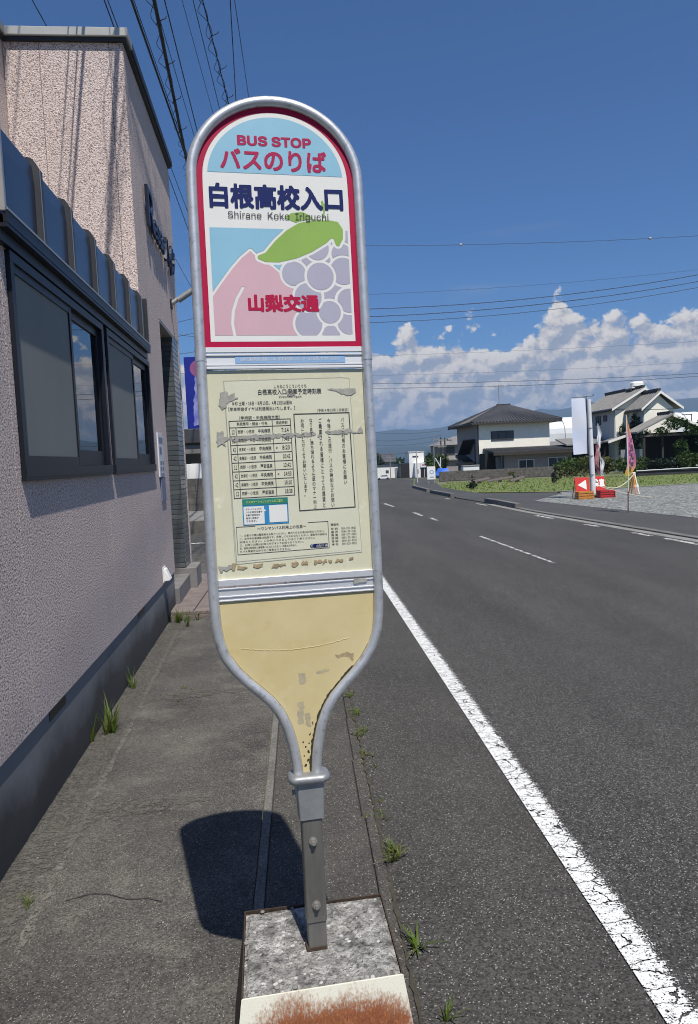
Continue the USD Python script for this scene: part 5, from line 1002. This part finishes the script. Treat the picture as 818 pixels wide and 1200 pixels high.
def tile_rows(name, p00, p10, p01, p11, n, m, parent, r=0.05):
    """Raised rows of roof tiles running from the eave (p00-p10) to the ridge (p01-p11)."""
    p00, p10, p01, p11 = (np.array(p, float) for p in (p00, p10, p01, p11)); ms = []
    for i in range(n):
        t = (i + 0.5) / n; a, b = p00 * (1 - t) + p10 * t, p01 * (1 - t) + p11 * t
        ms.append(tube([a + [0, 0, 0.01], b + [0, 0, 0.01]], r, 5))
    return obj(name, ms, m, parent, kind='stuff')
def win(parent, x0, x1, y, z0, z1, fr='alu_white', n=2, side=None):
    w_ = thing('window', parent=parent)
    def B(a, b, c, d, e, f): return box(a, b, c, d, e, f) if side is None else box(c, d, a, b, e, f)
    obj('frame', [B(x0, x1, y - 0.06, y - 0.002, z1 - 0.06, z1), B(x0, x1, y - 0.07, y - 0.002, z0, z0 + 0.07), B(x0, x0 + 0.06, y - 0.058, y - 0.002, z0 + 0.07, z1 - 0.06), B(x1 - 0.06, x1, y - 0.058, y - 0.002, z0 + 0.07, z1 - 0.06)] + [B(x0 + (x1 - x0) * k / n - 0.025, x0 + (x1 - x0) * k / n + 0.025, y - 0.055, y - 0.002, z0 + 0.07, z1 - 0.06) for k in range(1, n)], fr, w_)
    for k in range(n): obj('pane', B(x0 + (x1 - x0) * k / n + 0.03, x0 + (x1 - x0) * (k + 1) / n - 0.03, y - 0.03, y - 0.004, z0 + 0.07, z1 - 0.06), 'far_glass', w_)

# first house: hip roof
h1 = thing('hip_roof_house', 'cream two storey house with dark hip roof and rooftop aerial', 'house')
obj('wall', box(17.5, 24.6, 70, 79.2, -1.0, 4.55), 'plaster_cream', h1)
E0 = (16.7, 69.3, 25.6, 80.3); ze, zr = 4.50, 6.32; R0, R1 = (20.9, 74.4), (21.9, 74.9)
cs = [(E0[0], E0[1], ze), (E0[2], E0[1], ze), (E0[2], E0[3], ze), (E0[0], E0[3], ze)]; r0, r1 = (*R0, zr), (*R1, zr)
rf1 = obj('roof', [hull([*cs, r0, r1, *[(a, b, c - 0.14) for a, b, c in cs]])], 'roof_tile', h1)
tile_rows('roof_tile_rows', cs[0], cs[1], (20.8, 74.3, zr), (22.0, 74.3, zr), 27, 'roof_tile', rf1, 0.085)
tile_rows('roof_tile_rows', cs[0], cs[3], (20.8, 74.3, zr), (20.8, 74.9, zr), 27, 'roof_tile', rf1, 0.085)
for c, r in zip(cs, (r0, r1, r1, r0)): obj('hip_ridge', tube([np.array(c) + [0, 0, 0.06], np.array(r) + [0, 0, 0.08]], 0.11, 6), 'ridge_dark', rf1)
obj('ridge', box(20.7, 22.1, 74.45, 74.85, zr, zr + 0.22, 0.03), 'ridge_dark', rf1)
obj('eave_trim', [box(E0[0], E0[2], E0[1] - 0.04, E0[1] + 0.06, ze - 0.24, ze - 0.10), box(E0[0] - 0.04, E0[0] + 0.06, E0[1] + 0.061, E0[3], ze - 0.24, ze - 0.10)], 'wood_dark', h1)
obj('soffit', box(E0[0] + 0.07, E0[2] - 0.05, E0[1] + 0.07, E0[3] - 0.05, ze - 0.20, ze - 0.145), 'timber_grey', h1)
obj('side_wall', box(17.43, 17.498, 70.05, 79.2, -1.0, 4.5), 'siding_mauve', h1)  # darker sheet over the cream wall; its shaded look is in the colour
obj('corner_pipe', tube([(17.47, 69.95, -0.6), (17.47, 69.95, 4.3)], 0.05, 6), 'wood_dark', h1)
win(h1, 18.75, 21.0, 70, 2.72, 3.62, 'wood_dark', 3)
ae = thing('aerial', parent=h1)
obj('mast', tube([(20.95, 74.6, zr + 0.1), (20.95, 74.6, zr + 2.2)], 0.035, 6), 'far_wall_grey', ae)
obj('aerial_rods', [tube([(20.4, 74.6, zr + z), (21.5, 74.6, zr + z)], 0.018, 5) for z in (2.15, 1.95)] + [tube([(20.6 + k * 0.15, 74.3, zr + 2.05), (20.6 + k * 0.15, 74.9, zr + 2.05)], 0.012, 4) for k in range(6)], 'far_wall_grey', ae)
# single storey front part
an = obj('front_wing', box(19.0, 25.6, 66.9, 69.99, -1.0, 1.55), 'siding_mauve', h1)
obj('wing_roof', slope([(17.9, 66.1, 1.62), (26.1, 66.1, 1.66), (26.1, 70.0, 1.96), (17.9, 70.0, 1.96)], 0.10), 'roof_tile', h1)
tile_rows('roof_tile_rows', (17.9, 66.1, 1.62), (26.1, 66.1, 1.66), (17.9, 70, 1.96), (26.1, 70, 1.96), 34, 'roof_tile', an, 0.05)
obj('wing_eave', box(17.9, 26.1, 66.06, 66.16, 1.26, 1.52), 'wood_dark', h1)
win(h1, 20.45, 21.95, 66.9, -0.10, 0.78); win(h1, 23.3, 25.0, 66.9, -0.05, 0.88)
obj('porch_recess', box(17.55, 18.98, 67.9, 69.95, -1.0, 1.48), 'interior_black', h1)  # solid black block in place of the shaded recess
obj('door', box(18.55, 18.96, 67.75, 67.88, -0.8, 1.15), 'door_grey', h1); obj('porch_post', box(18.9, 19.02, 66.7, 66.82, -0.8, 1.5), 'wood_dark', h1)
# outside stair with awning on the left wall
sr = thing('outside_stair', 'dark outside stair with slanting awning on left wall of hip roof house', 'stair')
obj('awning', slope([(16.2, 71.0, 2.95), (17.45, 71.0, 2.95), (17.45, 73.6, 1.55), (16.2, 73.6, 1.55)][::1], 0.10), 'black_metal', sr)
obj('flight', hull([(16.35, 71.2, 0.6), (17.42, 71.2, 0.6), (16.35, 75.5, 1.5), (17.42, 75.5, 1.5), (16.35, 71.2, 0.35), (17.42, 71.2, 0.35), (16.35, 75.5, 1.2), (17.42, 75.5, 1.2)]), 'black_metal', sr)
obj('landing', box(15.7, 17.45, 70.8, 72.4, 0.45, 0.68), 'black_metal', sr)
for (x, y, z) in ((15.8, 70.9, 0.45), (17.3, 70.9, 2.9), (16.25, 73.5, 1.5)): obj('stair_post', box(x, x + 0.08, y, y + 0.08, -1, z), 'wood_dark', sr)
wb = thing('storage_shed', 'white metal storage box in front of left corner of hip roof house', 'shed', loc=(15.75, 66.0, -0.85))
obj('body', box(-0.75, 0.75, 0, 0.8, 0.1, 1.25, 0.02), 'alu_white', wb); obj('lid', box(-0.80, 0.80, -0.05, 0.85, 1.252, 1.34, 0.01), 'far_wall_grey', wb); obj('feet', [box(a, a + 0.1, 0.05, 0.7, 0, 0.1) for a in (-0.6, 0.5)], 'wood_dark', wb)

# second house: gables
h2 = thing('gable_house', 'cream gabled two storey house with grey roofs, ivy and solar heater', 'house')
obj('wall', box(29.45, 34.6, 66, 73.6, -1.0, 5.05), 'plaster_cream', h2)
obj('side_wall', box(29.38, 29.448, 66.06, 73.6, -1.0, 5.05), 'siding_grey', h2)  # shaded side of the cream wall, put in as a grey sheet
obj('gable', hull([(29.45, 66, 5.0), (34.6, 66, 5.0), (32.1, 66, 6.62), (29.45, 66.3, 5.0), (34.6, 66.3, 5.0), (32.1, 66.3, 6.62)]), 'plaster_cream', h2)
def gable_roof(xl, xr, xm, y0, y1, zl, zr_, zm, m='roof_tile_grey', nrow=16):
    rr_ = obj('roof', [slope([(xl, y0, zl), (xm, y0, zm), (xm, y1, zm), (xl, y1, zl)]), slope([(xr, y0, zr_), (xm, y0, zm), (xm, y1, zm), (xr, y1, zr_)])], m, h2)
    tile_rows('roof_tile_rows', (xl, y0 + 0.1, zl), (xl, y1, zl), (xm, y0 + 0.1, zm), (xm, y1, zm), nrow, m, rr_, 0.05)
    obj('ridge', box(xm - 0.16, xm + 0.16, y0 + 0.3, y1, zm - 0.02, zm + 0.24, 0.03), 'ridge_dark', rr_)
    for a, b in (((xl, zl), (xm, zm)), ((xm, zm), (xr, zr_))):
        p = [(a[0], y0 - 0.03, a[1] - 0.02), (b[0], y0 - 0.03, b[1] - 0.02), (a[0], y0 - 0.03, a[1] - 0.24), (b[0], y0 - 0.03, b[1] - 0.24)]
        obj('bargeboard', hull(p + [(x, y + 0.10, z) for x, y, z in p]), 'far_white', rr_)
    obj('gutter', box(xl - 0.08, xl + 0.03, y0, y1, zl - 0.24, zl - 0.13), 'wood_dark', rr_)
gable_roof(28.98, 35.3, 32.15, 65.62, 74.2, 5.12, 5.12, 6.95)
obj('wall', box(30.75, 33.55, 63, 65.99, -1.0, 4.75), 'plaster_cream', h2)
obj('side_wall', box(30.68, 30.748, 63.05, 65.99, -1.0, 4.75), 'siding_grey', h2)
obj('gable', hull([(30.75, 63, 4.7), (33.55, 63, 4.7), (32.15, 63, 5.98), (30.75, 63.3, 4.7), (33.55, 63.3, 4.7), (32.15, 63.3, 5.98)]), 'plaster_cream', h2)
gable_roof(30.35, 34.2, 32.12, 62.62, 67.0, 4.86, 4.86, 6.36, nrow=9)
obj('balcony_rail', [box(34.6, 35.5, 63.6, 63.66, 4.15, 4.22), box(35.42, 35.48, 63.6, 63.66, 2.6, 4.2)], 'ridge_dark', h2)
win(h2, 69.0, 70.2, 29.38, 3.75, 4.60, 'wood_dark', 2, side=1); win(h2, 67.6, 68.4, 29.38, 4.05, 4.60, 'wood_dark', 1, side=1)
# lower roofs
obj('wall', box(30.2, 31.3, 65.0, 65.98, -1.0, 2.3), 'plaster_cream', h2)
lo = obj('low_roof', [slope([(25.0, 66.6, 1.98), (29.0, 66.6, 2.10), (29.37, 69.6, 2.62), (25.0, 69.6, 2.60)]), slope([(28.3, 65.0, 2.12), (31.0, 65.0, 2.92), (31.0, 66.5, 2.92), (28.3, 66.5, 2.12)])], 'roof_tile_grey', h2)
obj('bargeboard', hull([(28.3, 64.95, 2.14), (31.0, 64.95, 2.94), (28.3, 64.95, 1.92), (31.0, 64.95, 2.72), (28.3, 65.03, 2.14), (31.0, 65.03, 2.94), (28.3, 65.03, 1.92), (31.0, 65.03, 2.72)]), 'far_white', lo)
obj('low_wall', box(25.4, 29.3, 67.3, 69.5, -1, 2.0), 'interior_black', h2)
po = obj('porch_roof', [slope([(27.9, 58.4, 2.72), (31.0, 58.4, 4.12), (31.0, 60.9, 4.12), (27.9, 60.9, 2.72)]), slope([(33.9, 58.4, 2.86), (31.0, 58.4, 4.12), (31.0, 60.9, 4.12), (33.9, 60.9, 2.86)])], 'roof_tile_grey', h2)
obj('ridge', box(30.85, 31.15, 58.7, 60.9, 4.1, 4.36, 0.03), 'ridge_dark', po)
tile_rows('roof_tile_rows', (27.9, 58.5, 2.72), (27.9, 60.9, 2.72), (31.0, 58.5, 4.12), (31.0, 60.9, 4.12), 6, 'roof_tile_grey', po, 0.05)
obj('bargeboard', hull([(31.0, 58.36, 4.1), (33.9, 58.36, 2.84), (31.0, 58.36, 3.88), (33.9, 58.36, 2.62), (31.0, 58.44, 4.1), (33.9, 58.44, 2.84), (31.0, 58.44, 3.88), (33.9, 58.44, 2.62)]), 'far_white', po)
obj('porch_beam', box(28.4, 33.8, 58.75, 58.95, 2.28, 2.46), 'timber_grey', h2)
for x in (28.6, 30.2, 31.9, 33.5): obj('porch_post', box(x, x + 0.16, 58.8, 58.96, -1, 2.28), 'wood_dark', h2)
obj('porch_inside', box(29.5, 33.9, 60.2, 60.8, -1, 2.6), 'interior_black', h2); obj('shutter', box(27.3, 28.9, 60.2, 60.3, -1, 1.3), 'door_grey', h2); obj('shutter', box(28.95, 29.4, 60.18, 60.28, -1, 1.3), 'plaster_cream', h2)  # the shaded inside of the porch is put in as a black slab
wh = obj('solar_heater', [box(31.95, 33.05, 67.6, 68.4, 7.15, 7.68, 0.12), box(31.7, 33.2, 67.3, 68.7, 7.02, 7.12, 0.02)] + [box(x, x + 0.06, 67.9, 67.96, 6.6, 7.05) for x in (31.9, 33.0)], 'far_white', h2)
obj('ivy', leaves([(30.55, 64.3, 2.6, 0.25, 1.3, 1.9), (30.9, 62.85, 1.6, 0.7, 0.2, 1.4), (30.3, 65.5, 1.4, 0.8, 0.5, 1.2), (29.9, 65.6, 2.9, 0.3, 0.4, 0.8)], 1900, 0.13, 41), 'tree_leaf', h2)
obj('vine', leaves([(31.2, 58.3, 3.3, 1.2, 0.3, 0.5), (30.0, 58.3, 2.75, 0.8, 0.3, 0.3), (32.6, 58.3, 2.7, 0.9, 0.3, 0.5), (31.7, 58.5, 1.2, 0.7, 0.4, 0.9)], 1100, 0.13, 42), 'vine_leaf', h2)

# hedges, bushes and trees around the second house, each its own
for i, (x, y, rx_, rz_, m, lab) in enumerate(((21.6, 57.5, 1.3, 0.85, 'hedge_leaf', 'rounded green bush just right of the hip roof house front wing'), (24.0, 57.0, 1.5, 0.75, 'hedge_olive', 'olive hedge bush behind the banner pole'), (26.3, 56.0, 1.4, 0.60, 'hedge_leaf', 'low green hedge bush behind the pink flag'), (28.6, 55.5, 1.5, 0.60, 'shrub_dark', 'dark low hedge bush right of the pink flag'), (31.0, 55.0, 1.5, 0.75, 'hedge_leaf', 'dense green hedge bush below the vine-covered porch'), (33.3, 54.0, 1.5, 0.55, 'hedge_olive', 'yellowish hedge bush at right edge under the tall shrub'))):
    q = np.random.default_rng(60 + i)
    bl = [(q.uniform(-rx_ * 0.8, rx_ * 0.8), q.uniform(-0.5, 0.5), rz_ * q.uniform(0.6, 1.15) + 0.2, rx_ * 0.5, 0.6, rz_ * 0.55) for _ in range(7)] + [(0, 0, rz_ * 0.6, rx_, 0.7, rz_ * 0.7)]
    shrub('hedge_bush', x, y, bl, 1500, 0.12, lab, m, 60 + i, 4, 'hedge bushes in front of the gable house')
shrub('tall_shrub', 34.4, 60.0, [(0, 0, 2.2, 1.2, 1.0, 1.8), (0.4, 0, 3.4, 0.9, 0.8, 1.0), (-0.6, 0, 1.2, 0.9, 0.8, 1.0), (0.8, 0, 4.2, 0.5, 0.5, 0.6)], 2600, 0.14, 'tall dark green shrub at right edge beside the porch', 'tree_leaf', 71, 4)
bk = thing('retaining_wall', 'low black retaining wall with pale pipe on top beyond lawn', 'wall')
obj('wall_face', hull([(20.9, 43.8, -0.5), (20.9, 44.0, -0.5), (60, 47.0, -0.5), (60, 47.2, -0.5), (20.9, 43.8, -0.02), (20.9, 44.0, -0.02), (60, 47.0, 0.05), (60, 47.2, 0.05)]), 'shrub_wall' if 'shrub_wall' in _mats else mat('wall_black', (0.03, 0.03, 0.035), rough=0.8, var=0.3, vscale=2), bk)
obj('pipe_rail', tube([(20.8, 43.75, 0.03), (30, 44.4, 0.10), (60, 46.9, 0.14)], 0.032, 8), 'pipe_white', bk, smooth=True)
for i in range(0): obj('rail_post', box(21.2 + i * 1.6 - 0.03, 21.2 + i * 1.6 + 0.03, 43.75 + i * 0.128, 43.79 + i * 0.128, -0.4, 0.02), 'pipe_white', bk)

# greenhouses, seen between and beyond the houses
def greenhouse(x0, x1, y0, n, label):
    g_ = thing('greenhouse', label, 'greenhouse', 'plastic greenhouses behind the houses')
    for i in range(n):
        cy = y0 + i * 5.6
        prof = [(cy + 2.7 * math.cos(t), 3.6 + 2.2 * math.sin(t)) for t in np.linspace(0, math.pi, 11)]
        m = solid(Polygon([(cy + 2.7, -2)] + prof + [(cy - 2.7, -2)]), x1 - x0); m = xf(m, YZ, (x0, 0, 0)); obj('film', m, 'greenhouse_film', g_)
        for x in np.arange(x0, x1 + 0.1, 2.5): obj('hoop', tube([(x, yy, z + 0.03) for yy, z in prof[3:]] + [(x, cy - 2.74, -1.8)], 0.045, 5), 'far_wall_grey', g_)
greenhouse(29.5, 41, 95, 2, 'pale plastic greenhouse seen between the two houses')
greenhouse(46, 75, 95, 2, 'pale plastic greenhouse right of the gable house')
sh = thing('small_shed', 'low dark shed with grey roof between the two houses', 'shed', loc=(28.5, 80, -1.0))
obj('body', box(-2.6, 2.6, 0, 4, 0, 2.6), 'wood_dark', sh); obj('roof', slope([(-3, -0.4, 2.95), (3, -0.4, 3.15), (3, 4.4, 3.6), (-3, 4.4, 3.4)]), 'roof_tile_grey', sh); obj('shed_post', [box(-2.0, -1.9, -0.3, -0.2, 0, 2.9), box(1.2, 1.3, -0.3, -0.2, 0, 2.9)], 'timber_grey', sh)
# house behind the first, left
h3 = thing('grey_house', 'grey house with flat grey roof behind left side of hip roof house', 'house', loc=(20.2, 95, -1.6))
obj('wall', box(-1.6, 6, 0, 7, 0, 4.4), 'far_wall_grey', h3); obj('roof', hull([(-2.2, -0.6, 4.4), (6.6, -0.6, 4.4), (6.6, 7.6, 4.4), (-2.2, 7.6, 4.4), (1, 3.5, 5.6), (4, 3.5, 5.6)]), 'roof_tile_grey', h3); obj('lower_roof', slope([(-2.4, -2.0, 2.5), (6, -2.0, 2.5), (6, 0, 3.0), (-2.4, 0, 3.0)]), 'roof_tile_grey', h3); win(h3, -0.9, 0.3, 0, 3.1, 4.1, 'wood_dark', 2)
obj('lower_wall', box(-1.9, 5.8, -1.6, -0.02, 0, 2.5), 'siding_mauve', h3)

# ================================================================== FAR END OF THE ROAD
mat('asphalt_roof', (0.06, 0.062, 0.068), rough=0.8, var=0.2, vscale=0.6)
zf = -5.4
s1 = thing('white_shop', 'long low white shop with small dark window at far road end', 'shop', loc=(0, 238, zf))
obj('wall', box(14, 32.5, 0, 9, 0, 3.9), 'far_white', s1); obj('roof_edge', box(13.8, 32.7, -0.2, 9.2, 3.902, 4.25), 'roof_dark', s1); obj('window', box(28.2, 29.2, -0.05, -0.005, 1.6, 2.6), 'far_glass', s1); obj('doorway', box(31.2, 32.3, -0.04, -0.005, 0, 3.2), 'door_grey', s1)
s2 = thing('white_annex', 'white two storey block with dark panelled front at far road end', 'shop', loc=(0, 232, zf))
obj('wall', box(35.2, 40.0, 0, 10, 0, 8.1), 'far_white', s2); obj('parapet', box(35.0, 40.2, -0.15, 10.1, 8.102, 8.35), 'pipe_white', s2); obj('dark_front', box(32.4, 35.19, 0.3, 6, 0, 4.7), 'roof_dark', s2)
for k in range(5): obj('dark_panel', box(32.45 + k * 0.55, 32.95 + k * 0.55, 0.26, 0.298, 0.05, 4.6), 'interior_black', s2)
obj('front_wing', box(36.6, 42.0, -3, -0.02, 0, 4.6), 'far_white', s2); obj('fascia_sign', box(38.2, 42.2, -3.3, -3.02, 3.2, 4.7), 'alu_white', s2); obj('red_band', box(38.8, 41.8, -3.34, -3.302, 3.7, 4.2), 'cloth_red', s2)
for k in range(3): obj('opening', box(38.3 + k * 1.25, 39.4 + k * 1.25, -3.05, -3.004, 0, 3.0), 'interior_black', s2)
obj('window', box(37.0, 37.6, -3.05, -3.004, 1.2, 2.6), 'far_glass', s2); obj('window', box(36.3, 38.2, -0.05, -0.004, 6.4, 6.9), 'far_glass', s2)
def car(name, label, x, y, z, rot, m):
    c_ = thing(name, label, 'car', loc=(x, y, z), rotz=rot)
    body = [(-2.1, 0.35), (-2.15, 0.7), (-2.05, 0.85), (-1.0, 0.95), (-0.5, 1.42), (1.1, 1.45), (1.75, 0.98), (2.1, 0.92), (2.15, 0.4)]
    b_ = xf(solid(Polygon(body), 1.62), ((1, 0, 0), (0, 0, 1), (0, 1, 0)), (0, -0.81, 0)); obj('body', b_, m, c_)
    obj('side_window', xf(flat(Polygon([(-0.85, 0.97), (-0.45, 1.36), (1.05, 1.38), (1.55, 0.99)]), 0), XZ, (0, -0.815, 0)), 'far_glass', c_)
    for x_ in (-1.35, 1.35):
        for y_ in (-0.74, 0.74):
            w_ = trimesh.creation.cylinder(radius=0.33, height=0.2, sections=16); w_ = xf(w_, ((1, 0, 0), (0, 0, 1), (0, -1, 0)), (x_, y_, 0.33)); obj('wheel', w_, 'interior_black', c_)
car('white_car', 'white car parked before the low white shop', 25.6, 224, zf + 0.01, 4, mat('car_white', (0.75, 0.75, 0.75), rough=0.25, coat=0.5))
db = thing('dark_roofed_hall', 'long hall with dark grey roof behind the low white shop', 'hall', loc=(0, 262, zf))
obj('wall', box(2, 34, 0, 14, 0, 5.2), 'far_wall_grey', db); obj('roof', [slope([(1, -1, 5.2), (35, -1, 5.2), (35, 7, 8.2), (1, 7, 8.2)]), slope([(1, 15, 5.2), (35, 15, 5.2), (35, 7, 8.2), (1, 7, 8.2)])], 'asphalt_roof', db)
for k in range(9): obj('roof_seam', hull([(2 + k * 4, -1, 5.26), (2.15 + k * 4, -1, 5.26), (2 + k * 4, 7, 8.26), (2.15 + k * 4, 7, 8.26), (2 + k * 4, -1, 5.2), (2.15 + k * 4, 7, 8.2)]), 'roof_dark', db)
def tree(name, x, y, h, r, label, seed, m='tree_leaf', n=900, size=0.35, group='trees at the far end of the road'):
    z0 = float(zg(y)); t_ = thing(name, label, 'tree', group, loc=(x, y, z0)); q = np.random.default_rng(seed)
    obj('trunk', [tube([(0, 0, -0.2), (q.normal(0, .1), 0, h * 0.35), (q.normal(0, .2), 0, h * 0.75)], [0.05 * h * 0.5, 0.03 * h * 0.6, 0.03], 8)] + [tube([(0, 0, h * 0.35), (r * 0.6 * math.cos(a), r * 0.6 * math.sin(a), h * 0.65)], [0.08, 0.03], 5) for a in q.uniform(0, 6.28, 4)], 'bark', t_)
    bl = [(r * 0.6 * math.cos(a), r * 0.6 * math.sin(a), h * zz_, r * q.uniform(0.35, 0.55), r * q.uniform(0.35, 0.55), h * q.uniform(0.12, 0.2)) for a, zz_ in zip(q.uniform(0, 6.28, 9), q.uniform(0.4, 0.88, 9))] + [(0, 0, h * 0.65, r * 0.6, r * 0.6, h * 0.3)]
    obj('crown', leaves(bl, n, size, seed), m, t_)
tree('dark_tree', 33.6, 178, 6.9, 2.3, 'dark tree immediately right of the white two storey block', 81); tree('dark_tree', 36.0, 176, 6.6, 2.4, 'dark tree second from the white two storey block', 82); tree('dark_tree', 28.8, 262, 8.6, 2.2, 'small dark tree top showing over the dark hall roof', 83)
tree('round_tree', 17.2, 93, 2.6, 1.0, 'yellow-green tree left of the grey house', 84, 'hedge_leaf', 900, 0.2); tree('round_tree', 16.6, 86, 3.0, 1.2, 'green tree in front of the grey house', 85, 'hedge_leaf', 900, 0.2); tree('round_tree', 14.0, 74.5, 1.6, 0.7, 'low green bush tree behind the pylon sign', 86, 'hedge_leaf', 700, 0.15)
q_ = np.random.default_rng(90)
far_bl = [(q_.uniform(-260, 420), q_.uniform(300, 420), zg(300) + q_.uniform(1, 3.5), q_.uniform(8, 18), 6, q_.uniform(2.5, 5.5)) for _ in range(150)]
far_bl = [b for b in far_bl]
obj('distant_trees', leaves(far_bl, 26000, 1.3, 91), 'tree_leaf', kind='stuff')
# poles along the far road
def pole(x, y, h, r, label, m='pole_concrete', arms=True, lean=0.0):
    z0 = float(zg(y)); t_ = thing('street_pole', label, 'utility pole', 'poles along the far road', loc=(x, y, z0))
    obj('shaft', tube([(0, 0, -0.3), (lean, 0, h)], [r, r * 0.75], 8), m, t_, smooth=40)
    if arms:
        for z in (h - 0.3, h - 1.0): obj('crossarm', box(lean - 0.8, lean + 0.8, -0.06, 0.06, z, z + 0.1), 'far_wall_grey', t_)
pole(8.92, 55, 2.4, 0.055, 'short pale post at footpath end before the white shop', arms=False)
pole(11.2, 60, 3.7, 0.05, 'slim grey pole between pylon sign and blue tarp', 'far_wall_grey', arms=False)
pole(15.75, 80, 4.5, 0.09, 'left of the twin dark poles beside hip roof house', 'wood_dark'); pole(16.2, 80, 4.4, 0.10, 'right of the twin dark poles beside hip roof house', 'wood_dark')
pole(18.75, 150, 4.9, 0.10, 'distant pole in front of the low white shop', 'far_wall_grey')
lp_ = thing('leaning_timber', 'two crossed pale timber props behind the blue tarpaulin', 'props', loc=(12.4, 64, -0.6))
obj('prop', tube([(-0.35, 0, 1.9), (0.35, 0, 0.6)], 0.05, 6), 'pipe_white', lp_); obj('prop', tube([(0.15, 0.1, 1.95), (0.05, 0.1, 0.55)], 0.05, 6), 'pipe_white', lp_)
fw = ((2.4, 'highest sagging far wire against the blue mountain'), (1.5, 'second sagging far wire against the blue mountain'), (0.6, 'third sagging far wire against the blue mountain'), (-1.0, 'lowest far wire just above the shop roofs'))
for i, (dz, lab) in enumerate(fw):
    x0_, x1_ = 6.0, 15.9; pts = [(x0_ + (x1_ - x0_) * t, 80.0, 2.9 + dz * 0.55 - (0.9 + 0.1 * i) * 4 * t * (1 - t) * 0.4 + (0.5 if i == 0 else 0) * (1 - t)) for t in np.linspace(-0.6, 1, 24)]
    o = curve_obj('far_wire', pts, 0.035); data(o, lab, 'wire', 'wires over the far road')

# ================================================================== HILLS AND AIR
mat('forest_hill', (0.028, 0.048, 0.045), rough=1.0, col2=(0.018, 0.034, 0.034), vscale=0.004, vdetail=6)  # dark forest green with some of the distance haze put in as blue
AZ = np.radians([-180, -120, -60, -20, 0, 6.1, 8, 10, 11.4, 13, 15, 17.6, 18.8, 19.6, 20.9, 22.2, 25, 28.5, 29.6, 34, 42, 55, 70, 90, 120, 150, 180])
EL = np.radians([2.4, 2.8, 2.3, 2.0, 2.1, 2.2, 2.24, 2.21, 2.35, 2.72, 2.81, 3.05, 3.3, 3.06, 3.16, 3.46, 3.3, 3.38, 3.41, 3.6, 3.1, 3.5, 3.0, 3.6, 3.0, 2.6, 2.4])
def hill_ring(name, R, dr, scale, seed, na=520):
    a = np.linspace(-math.pi, math.pi, na, endpoint=False); rs = np.linspace(-1, 1, 15); v = []
    for r in rs:
        rr_ = R + r * dr; prof = np.tan(np.interp(a, AZ, EL)) * R * scale
        p = np.column_stack([np.cos(a) * 3, np.sin(a) * 3, np.full(na, r * 0.8)])
        n_ = meshkit.fbm(p * 5, 5, seed) - 0.5
        bell = np.cos(r * math.pi / 2) ** 1.3
        h = prof * bell * (1 + 0.55 * n_ * (0.25 + abs(r)) * 1.2) - 12
        v.append(np.column_stack([np.sin(a) * rr_, np.cos(a) * rr_, np.maximum(h, -30) + EYE[2]]))
    V_ = np.vstack(v); F_ = []
    for i in range(14):
        for j in range(na):
            j2 = (j + 1) % na; F_ += [(i * na + j, (i + 1) * na + j, (i + 1) * na + j2), (i * na + j, (i + 1) * na + j2, i * na + j2)]
    return obj(name, trimesh.Trimesh(V_, np.array(F_), process=False), 'forest_hill', smooth=True, kind='structure')
hill_ring('hills', 5200, 1400, 0.97, 11)
hill_ring('hills', 3300, 700, 0.42, 12)
usdkit.material(stage, LOOKS + '/air', {'v': ('principled_volume', {'color': (0.48, 0.70, 1.0), 'density': 0.00017, 'anisotropy': 0.2})}, [], volume='v.volume')
_mats['air'] = UsdShade.Material.Get(stage, LOOKS + '/air')
obj('haze', box(-9500, 9500, -9500, 9500, -60, 372), 'air', kind='stuff')
